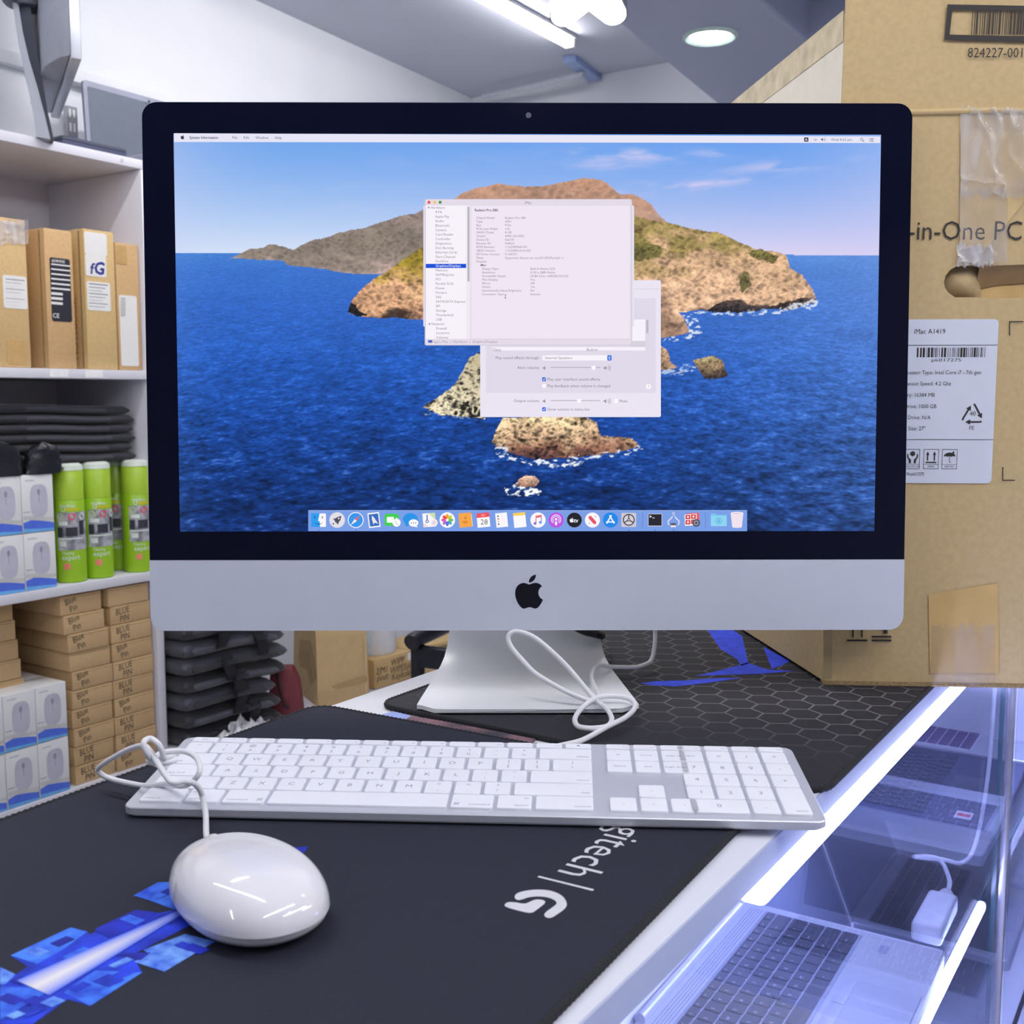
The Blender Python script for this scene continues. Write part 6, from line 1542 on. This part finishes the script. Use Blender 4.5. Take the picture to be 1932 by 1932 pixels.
# local x runs along the lower edge away from us, y to the left (back of the monitor)
MB().box(0, .46, -.006, .012, 0, .34).build('bezel', silver, mon, bevel=.003)
MB().box(.01, .45, -.0068, -.0062, .012, .33).build('screen', scr_off, mon)
MB().prism([(.004, .012), (.456, .012), (.43, .030), (.36, .050), (.10, .050), (.03, .030)], .006, .334).build('back_cover', grey_pl, mon, bevel=.004)
MB().box(.20, .44, .0310, .0515, .02, .20).build('rear_recess', dk_pl, mon, bevel=.0004)
v = MB()
for i in range(12): v.box(.215 + i * .014, .223 + i * .014, .0515, .0523, .06, .16)
v.build('vent_slots', lbl_k, mon, kind='stuff')
hinge = at_y(76, 22, 2.13)
ml = (Matrix.Translation((A_.x, A_.y, .85)) @ Matrix.Rotation(rz_, 4, 'Z')).inverted()
hl_ = ml @ hinge
MB().lathe([(.026, -.03), (.026, .03), (.018, .034)], 20, X=Matrix.Translation((hl_.x, .085, max(hl_.z, .16))) @ Matrix.Rotation(math.pi / 2, 4, 'Y')).build('hinge', dk_pl, mon)
MB().box(hl_.x - .03, hl_.x + .03, .05, .085, max(hl_.z, .16) - .03, max(hl_.z, .16) + .03).build('mount_plate', dk_pl, mon, bevel=.004)
Yp = 2.10
def ribbon(L, R, y0, y1, m, nm):
    pts = [ml @ at_y(x, y, y0) for x, y in L] + [ml @ at_y(x, y, y0) for x, y in R[::-1]]
    pb_ = [ml @ (at_y(x, y, y0) + Vector((-.02, y1 - y0, 0))) for x, y in L] + [ml @ (at_y(x, y, y0) + Vector((-.02, y1 - y0, 0))) for x, y in R[::-1]]
    n = len(pts); q = MB(); q.add(pts + pb_, [tuple(range(n)), tuple(range(2 * n - 1, n - 1, -1))] + [(i, i + n, (i + 1) % n + n, (i + 1) % n) for i in range(n)]); return q.build(nm, m, mon, smooth=30)
ribbon([(20, -40), (24, 10), (31, 60), (41, 112), (54, 168), (63, 215), (68, 258)], [(30, -40), (35, 10), (43, 60), (55, 112), (71, 165), (84, 215), (95, 262)], Yp, Yp + .05, silver, 'stand')
ribbon([(30, -40), (35, 10), (43, 60), (55, 112), (71, 165), (84, 215), (95, 264)], [(52, -40), (56, 10), (63, 48), (71, 100), (82, 160), (90, 210), (102, 265)], Yp + .006, Yp + .045, dk_pl, 'stand_liner')
# a closed dark laptop lying at the front of the top shelf
xa, _ = sh(118, 264, .004); xb, _ = sh(242, 296, .004)
t = sthing('laptop', 'closed dark laptop lying flat at the front of the top shelf', 'laptop', xa, .004, ZS[0] + .0004)
MB().prism(rrect(0, xb - xa, 0, .13, .008, 4), 0, .009, chamfer=.001).build('base', dark_l, t); MB().prism(rrect(0, xb - xa, 0, .13, .008, 4), .0094, .016, chamfer=.002).build('lid', M('laptop_slate', (74, 78, 94), .4, var=.03), t)
# laptop on the top shelf
xa, za = sh(150, 150, .19); xb, zb_ = sh(166, 285, .19)
p = S2W(xb + .165, .19 - .185, ZS[0])
tl = laptop('dark laptop standing open with a grey screen on the top shelf', (p.x, p.y, ZS[0] + .0004), SANG, w=.33, d=.185, body=M('laptop_lavender', (150, 154, 172), .4, var=.02), single=False, legends=False, lid=93, pad=padd_m, screen=M('laptop_panel_grey', (104, 112, 124), .3, var=.02))
MB().lathe([(.003, 0), (.0028, .0006)], 12, X=Matrix.Translation((.0, .1850, .193 - .012)) @ Matrix.Rotation(math.pi / 2, 4, 'X')).build('webcam', lbl_k, tl)
u0 = sh(126, 230, DEPTH - .01)[0]
up = sthing('slotted_upright', 'metal slotted upright fixed to the wall beside the open laptop', 'upright', u0, DEPTH - .012, ZS[0] + .0005)
MB().box(0, .026, 0, .014, 0, .16).build('channel', M('upright_metal', (168, 170, 176), .3, metal=.6), up)
for i in range(5):
    for dx in (.005, .015): MB().box(dx, dx + .005, -.0004, -.0001, .016 + i * .03, .034 + i * .03).build('slot', lbl_w, up)

# ================================================================== LOW COUNTER BEYOND THE SHELVING
LCZ = -.50
lc = thing('low_counter', 'low white counter beyond the shelving holding bags and cartons', 'counter', SH0, SANG)
MB().box(.021, 1.20, -.50, .17, LCZ - .03, LCZ).build('top', sv, lc, bevel=.002)
MB().box(.05, 1.18, -.44, .16, -.95, LCZ - .03).build('body', wall_m, lc)
# folded backpacks
bp = [M('backpack_black', (30, 32, 42), .65, var=.15, scale=60, bump=.3, sheen=.3), M('backpack_grey', (62, 64, 76), .65, var=.12, scale=60, bump=.3, sheen=.3)]
strap_m = M('webbing_black', (20, 21, 28), .8, var=.15, scale=300)
P0 = at_z(318, 1395, LCZ); P1 = at_z(545, 1372, LCZ)
pc = SMI @ at_z(430, 1395, LCZ)
zt_p = (SMI @ at_y(430, 1180, 2.45)).z
lx0_ = .030; lx1_ = lx0_ + .285
nP = 7; ph_ = (zt_p + .03 - LCZ) / nP
for i in range(nP):
    t = sthing('backpack', 'folded black backpack, %s of the pile on the low counter' % ['lowest', 'second from the bottom', 'third from the bottom', 'middle one', 'third from the top', 'second from the top', 'topmost'][i], 'bag', 0, 0, 0, 'black backpacks piled on the low counter')
    j = [.0, -.004, -.02, .015, .022, .012, .03][i]; z = LCZ + .0006 + i * ph_
    wavy(lx0_, lx1_ + j, -.05, .15, z + .001, z + ph_ * .93, 20, .004, r=.020, sag=.012, hi=lx1_).build('body', bp[1] if i in (2, 4, 5) else bp[0], t, smooth=60)
    wavy(lx0_ + .02, lx1_ + j - .03, -.058, -.03, z + ph_ * .2, z + ph_ * .62, 20, .004, r=.01, sag=.012, hi=lx1_).build('front_pocket', bp[i % 2], t, smooth=60)
    xs = lx0_ + .07 + .03 * (i % 3) + .06 * (i % 2)
    s_ = MB(); P = [[(xs + dx + .01 * math.sin(f * 3 + i), -.064 - .006 * math.sin(f * math.pi), z + ph_ * (.9 - 1.5 * f)) for dx in (0, .03)] for f in np.linspace(0, 1 if i > 0 else .55, 7)]
    s_.grid(P); P2 = [[Vector(p) + Vector((0, .003, 0)) for p in r] for r in P]; s_.grid(P2); s_.build('strap', strap_m, t, smooth=60)
    MB().box(xs - .003, xs + .033, -.072, -.065, z + ph_ * .35, z + ph_ * .6).build('buckle', lbl_k, t, bevel=.002)
# clear bag thrown on top and crumpled film in front
def sheet(label, cat, pts, amp, seed, m, name, n=14):
    g = np.random.default_rng(seed); a, b, c, d_ = [Vector(p) for p in pts]; P = []
    for j in range(n):
        row = []
        for i in range(n):
            f, h = i / (n - 1), j / (n - 1); q = a * (1 - f) * (1 - h) + b * f * (1 - h) + c * f * h + d_ * (1 - f) * h
            e_ = min(f, 1 - f, h, 1 - h) * 4; q = q + Vector((g.normal() * .004, g.normal() * .004, amp * min(1, e_) * (.5 + .5 * math.sin(f * 9 + seed) * math.sin(h * 7)) + abs(g.normal()) * amp * .35)); row.append(q)
        P.append(row)
    return tag(MB().grid(P).build(name, m, None, smooth=22), label, cat)
fm = film('packing_film', .55, rough=.25)
zt_ = LCZ + nP * ph_ + .012
sheet('crumpled clear film lying on the pile of backpacks', 'plastic film', [SM @ Vector(q) for q in ((.06, -.045, zt_), (.20, -.045, zt_), (.20, .08, zt_), (.06, .08, zt_))], .014, 1, fm, 'plastic_film')
sheet('crumpled white film on the low counter in front of the backpacks', 'plastic film', [at_z(385, 1415, LCZ + .004), at_z(520, 1398, LCZ + .004), at_z(508, 1366, LCZ + .004), at_z(440, 1378, LCZ + .004)], .03, 2, film('packing_film_white', .75, rough=.3), 'plastic_film')
# dark red bag
q0, q1 = at_z(505, 1352, LCZ), at_z(572, 1350, LCZ); w_ = (q1 - q0).length; a_ = math.atan2((q1 - q0).y, (q1 - q0).x)
rb = thing('tote_bag', 'dark red tote bag between the backpacks and the paper bag', 'bag', q0, a_)
hgt = at_y(540, 1262, (q0.y + q1.y) / 2).z - LCZ
MB().prism([(0, 0), (w_, 0), (w_ * .90, hgt * .7), (w_ * .72, hgt), (w_ * .1, hgt)], 0, .05, X=Matrix(((1, 0, 0, 0), (0, 0, 1, 0), (0, 1, 0, .0006), (0, 0, 0, 1)))).build('body', M('bag_maroon', (112, 44, 52), .6, var=.08, scale=50), rb, bevel=.006)
MB().tube(spline([(w_ * .30, -.004, hgt), (w_ * .36, -.006, hgt * .6), (w_ * .5, -.008, hgt * .25), (w_ * .62, -.008, hgt * .2)], 5), .003, 6).build('handle', strap_m, rb)
# brown paper bag
q0, q1 = at_z(600, 1335, LCZ), at_z(696, 1325, LCZ); wv_ = q1 - q0; w_ = wv_.length; a_ = math.atan2(wv_.y, wv_.x)
pb = thing('paper_bag', 'brown paper carrier bag with slanting folds on the low counter', 'bag', q0, a_)
pm = M('bag_paper', (196, 168, 122), .8, var=.03, scale=60); pm2 = M('bag_paper_shaded', (176, 148, 104), .8, var=.03, scale=60)  # darker copy of the paper paints the shade of the folds
dq = at_z(556, 1300, LCZ); dl = (Matrix.Translation(q0) @ Matrix.Rotation(a_, 4, 'Z')).inverted() @ dq; D_ = max(.08, dl.length); hB = .34
m = MB()
bl, fl, fr_, br = (dl.x, dl.y), (0, 0), (w_, 0.006), (w_ + dl.x, dl.y)
ring0 = [bl, fl, fr_, br]
def lv(k, z, sq): 
    cx, cy = (bl[0] + fr_[0]) / 2, (bl[1] + fr_[1]) / 2
    return [(cx + (x - cx) * sq[0], cy + (y - cy) * sq[1], z) for x, y in ring0]
L_ = [lv(0, .0006, (1, 1)), lv(1, hB * .12, (1.02, 1.04)), lv(2, hB * .5, (1.0, .9)), lv(3, hB, (1.0, .55))]
for a, b in zip(L_[:-1], L_[1:]): m.add(a + b, [(i, (i + 1) % 4, 4 + (i + 1) % 4, 4 + i) for i in range(4)])
m.poly(L_[0][::-1]); m.build('body', pm, pb, smooth=15)
fo = MB(); fo.poly([(w_ * .02, -.0030, hB * .10), (w_ * .98, .0010, hB * .16), (w_ * .96, .0012, hB * .20), (w_ * .04, -.0020, hB * .135)]); fo.build('base_fold', pm2, pb)
fo = MB(); fo.add([Vector((w_ * .94, .0, .01)), Vector((w_ * .97, .0, .01)), Vector((w_ * .97, .004, hB * .5)), Vector((w_ * .94, .004, hB * .5))], [(0, 1, 2, 3)]); fo.build('edge_fold', M('bag_paper_lit', (212, 188, 146), .8), pb)  # lighter copy of the paper paints light along the edge
sf = MB(); sf.poly([(dl.x * .55, dl.y * .55 - .006, .012), (-.002, -.003, .075), (dl.x * .3, dl.y * .3 - .004, hB * .46), (dl.x * .95, dl.y * .95 - .004, hB * .40)]); sf.build('side_fold', pm2, pb)
MB().tube(spline([(.02, .03, hB), (.03, .03, hB + .04), (.08, .03, hB + .04), (.09, .03, hB)], 5), .003, 6).build('handle', pm2, pb)
# kraft cartons with handwriting, a white roll on top
q0, q1 = at_z(707, 1302, LCZ), at_z(779, 1281, LCZ); q2 = at_z(838, 1263, LCZ)
dv = (q2 - q0).normalized(); a_ = math.atan2(dv.y, dv.x)
hc = at_y(740, 1238, at_z(740, 1293, LCZ).y).z - LCZ
wl = (q1 - q0).length
kc1 = thing('kraft_carton', 'long kraft carton with pen notes beside the paper bag', 'box', q0, a_)
MB().box(0, wl - .004, 0, .14, .0006, hc).build('body', kr[0], kc1, bevel=.003)
m = MB()
for s_, x, z in (('WIPP', wl * .42, hc * .66), ('WIPES(in-use)', wl * .40, hc * .40), ('Keyboard kit', wl * .44, hc * .16), ('2JM1', wl * .03, hc * .50), ('pout', wl * .05, hc * .26)): m.text(s_, .025, FRONT @ Matrix.Translation((x, z, .0006)), 0, 'L', 0, .9, .1)
m.build('handwriting', inkb, kc1)
MB().box(wl - .02, wl - .004, -.0012, -.0004, hc * .70, hc * .95).build('tape_tab', lbl_w, kc1)
kc2 = thing('kraft_carton', 'kraft carton with pen notes behind the black chair', 'box', q0 + dv * wl, a_)
w2_ = (q2 - q1).length + .1
MB().box(0, w2_, 0, .14, .0006, hc * 1.02).build('body', kr[2], kc2, bevel=.003)
m = MB(); m.text('M5 gaming', .025, FRONT @ Matrix.Translation((.05, hc * .74, .0006)), 0, 'L', .01, .9, .1); m.build('handwriting', inkb, kc2)
rp = q0 + dv * (wl * .52) + Vector((-dv.y, dv.x, 0)) * .075
zr = at_y(735, 1180, rp.y).z + .05
roll = thing('paper_roll', 'white paper roll standing on the long kraft carton', 'roll', (rp.x, rp.y, LCZ + hc + .0006), 0)
rR = .042 * rp.y / 2.05 
MB().lathe([(rR * .98, 0), (rR, .004), (rR, .2), (rR * .98, .204)], 32).build('paper', M('tissue_white', (232, 234, 238), .8, var=.02, scale=40), roll)
MB().lathe([(rR * .25, .2041), (rR * .25, .2046)], 20).build('core', kraft_e, roll)
jr = q0 + dv * (wl * .20) + Vector((-dv.y, dv.x, 0)) * .07
jar = thing('plastic_tub', 'pale translucent tub between the paper bag and the white roll', 'tub', (jr.x, jr.y, LCZ + hc + .0006), 0)
MB().lathe([(.030, 0), (.032, .004), (.032, .10), (.030, .104)], 24).build('body', M('tub_pale', (206, 218, 226), .3), jar); MB().lathe([(.033, .1045), (.033, .118), (.031, .12)], 24).build('lid', M('tub_lid', (236, 238, 240), .4), jar)
# black chair
cb = M('chair_black', (22, 24, 34), .35, var=.05)
cy0 = 2.05
pt = at_y(788, 1203, cy0); 
chr_ = thing('chair', 'black armchair frame behind the counter beside the computer foot', 'chair', (pt.x, pt.y, -.95), math.radians(-28))
ha = pt.z + .95; W_, D2 = .50, .46
for x in (0, W_):
    MB().tube([(x, 0, .001), (x, 0, ha - .015)], .0135, 12).build('leg', cb, chr_)
    MB().tube([(x, D2, .001), (x, D2 + .02, ha + .20)], .0135, 12).build('leg', cb, chr_)
    MB().tube(spline([(x, -.022, ha - .006), (x, .02, ha), (x, D2 * .6, ha + .012), (x, D2, ha + .01)], 5), .0165, 12).build('arm', cb, chr_)
MB().box(0, W_, -.012, .012, ha - .055, ha - .015).build('front_rail', cb, chr_, bevel=.004)
MB().box(.0, W_, .0, D2, .40, .45).build('seat', M('seat_black', (30, 31, 40), .6, var=.08), chr_, bevel=.015, seg=3)
MB().box(.01, W_ - .01, D2 + .0, D2 + .03, ha - .02, ha + .20).build('backrest', M('seat_black', (30, 31, 40), .6), chr_, bevel=.01)

# ================================================================== pieces that belong to a part become sub-parts
SUBS = {'webcam': 'lid', 'emblem': 'chin', 'camera_lens': 'bezel', 'menu_bar': 'screen', 'sound_window': 'screen', 'information_window': 'screen', 'dock': 'screen', 'picture_detail': 'picture_band', 'round_emblem': 'picture_band',
        'label_print': 'label_sheet', 'label_lines': 'address_label', 'sticker_rows': 'specification_sticker', 'picture_wheel': 'mouse_picture', 'sticker_emblem': 'sticker', 'vent_slots': 'rear_recess', 'buckle': 'strap', 'slot': 'channel', 'core': 'paper',
        'printed_picture': 'cloth', 'light_beam': 'cloth', 'divider_line': 'cloth', 'blue_streak': 'cloth', 'key_well': 'base', 'speaker_grille': 'base', 'touchpad_rim': 'touchpad', 'screw_cap': 'shelf_board', 'price_sticker': 'shelf_board'}
def stem_of(o): return o.name.split('.')[0]
for th_ in [o for o in COL.objects if o.get('category')]:
    kids = list(th_.children)
    for k in kids:
        st = stem_of(k); host = SUBS.get(st)
        if st == 'screen' and stem_of(th_) == 'laptop': host = 'lid'
        if st in ('lettering', 'emblem') and stem_of(th_) == 'desk_mat': host = 'cloth'
        if st == 'emblem' and stem_of(th_) == 'laptop_carton': host = 'taped_paper'
        if not host: continue
        c = [q for q in kids if stem_of(q) == host and q.location.length < 1e-9]
        if c: k.parent = c[0]
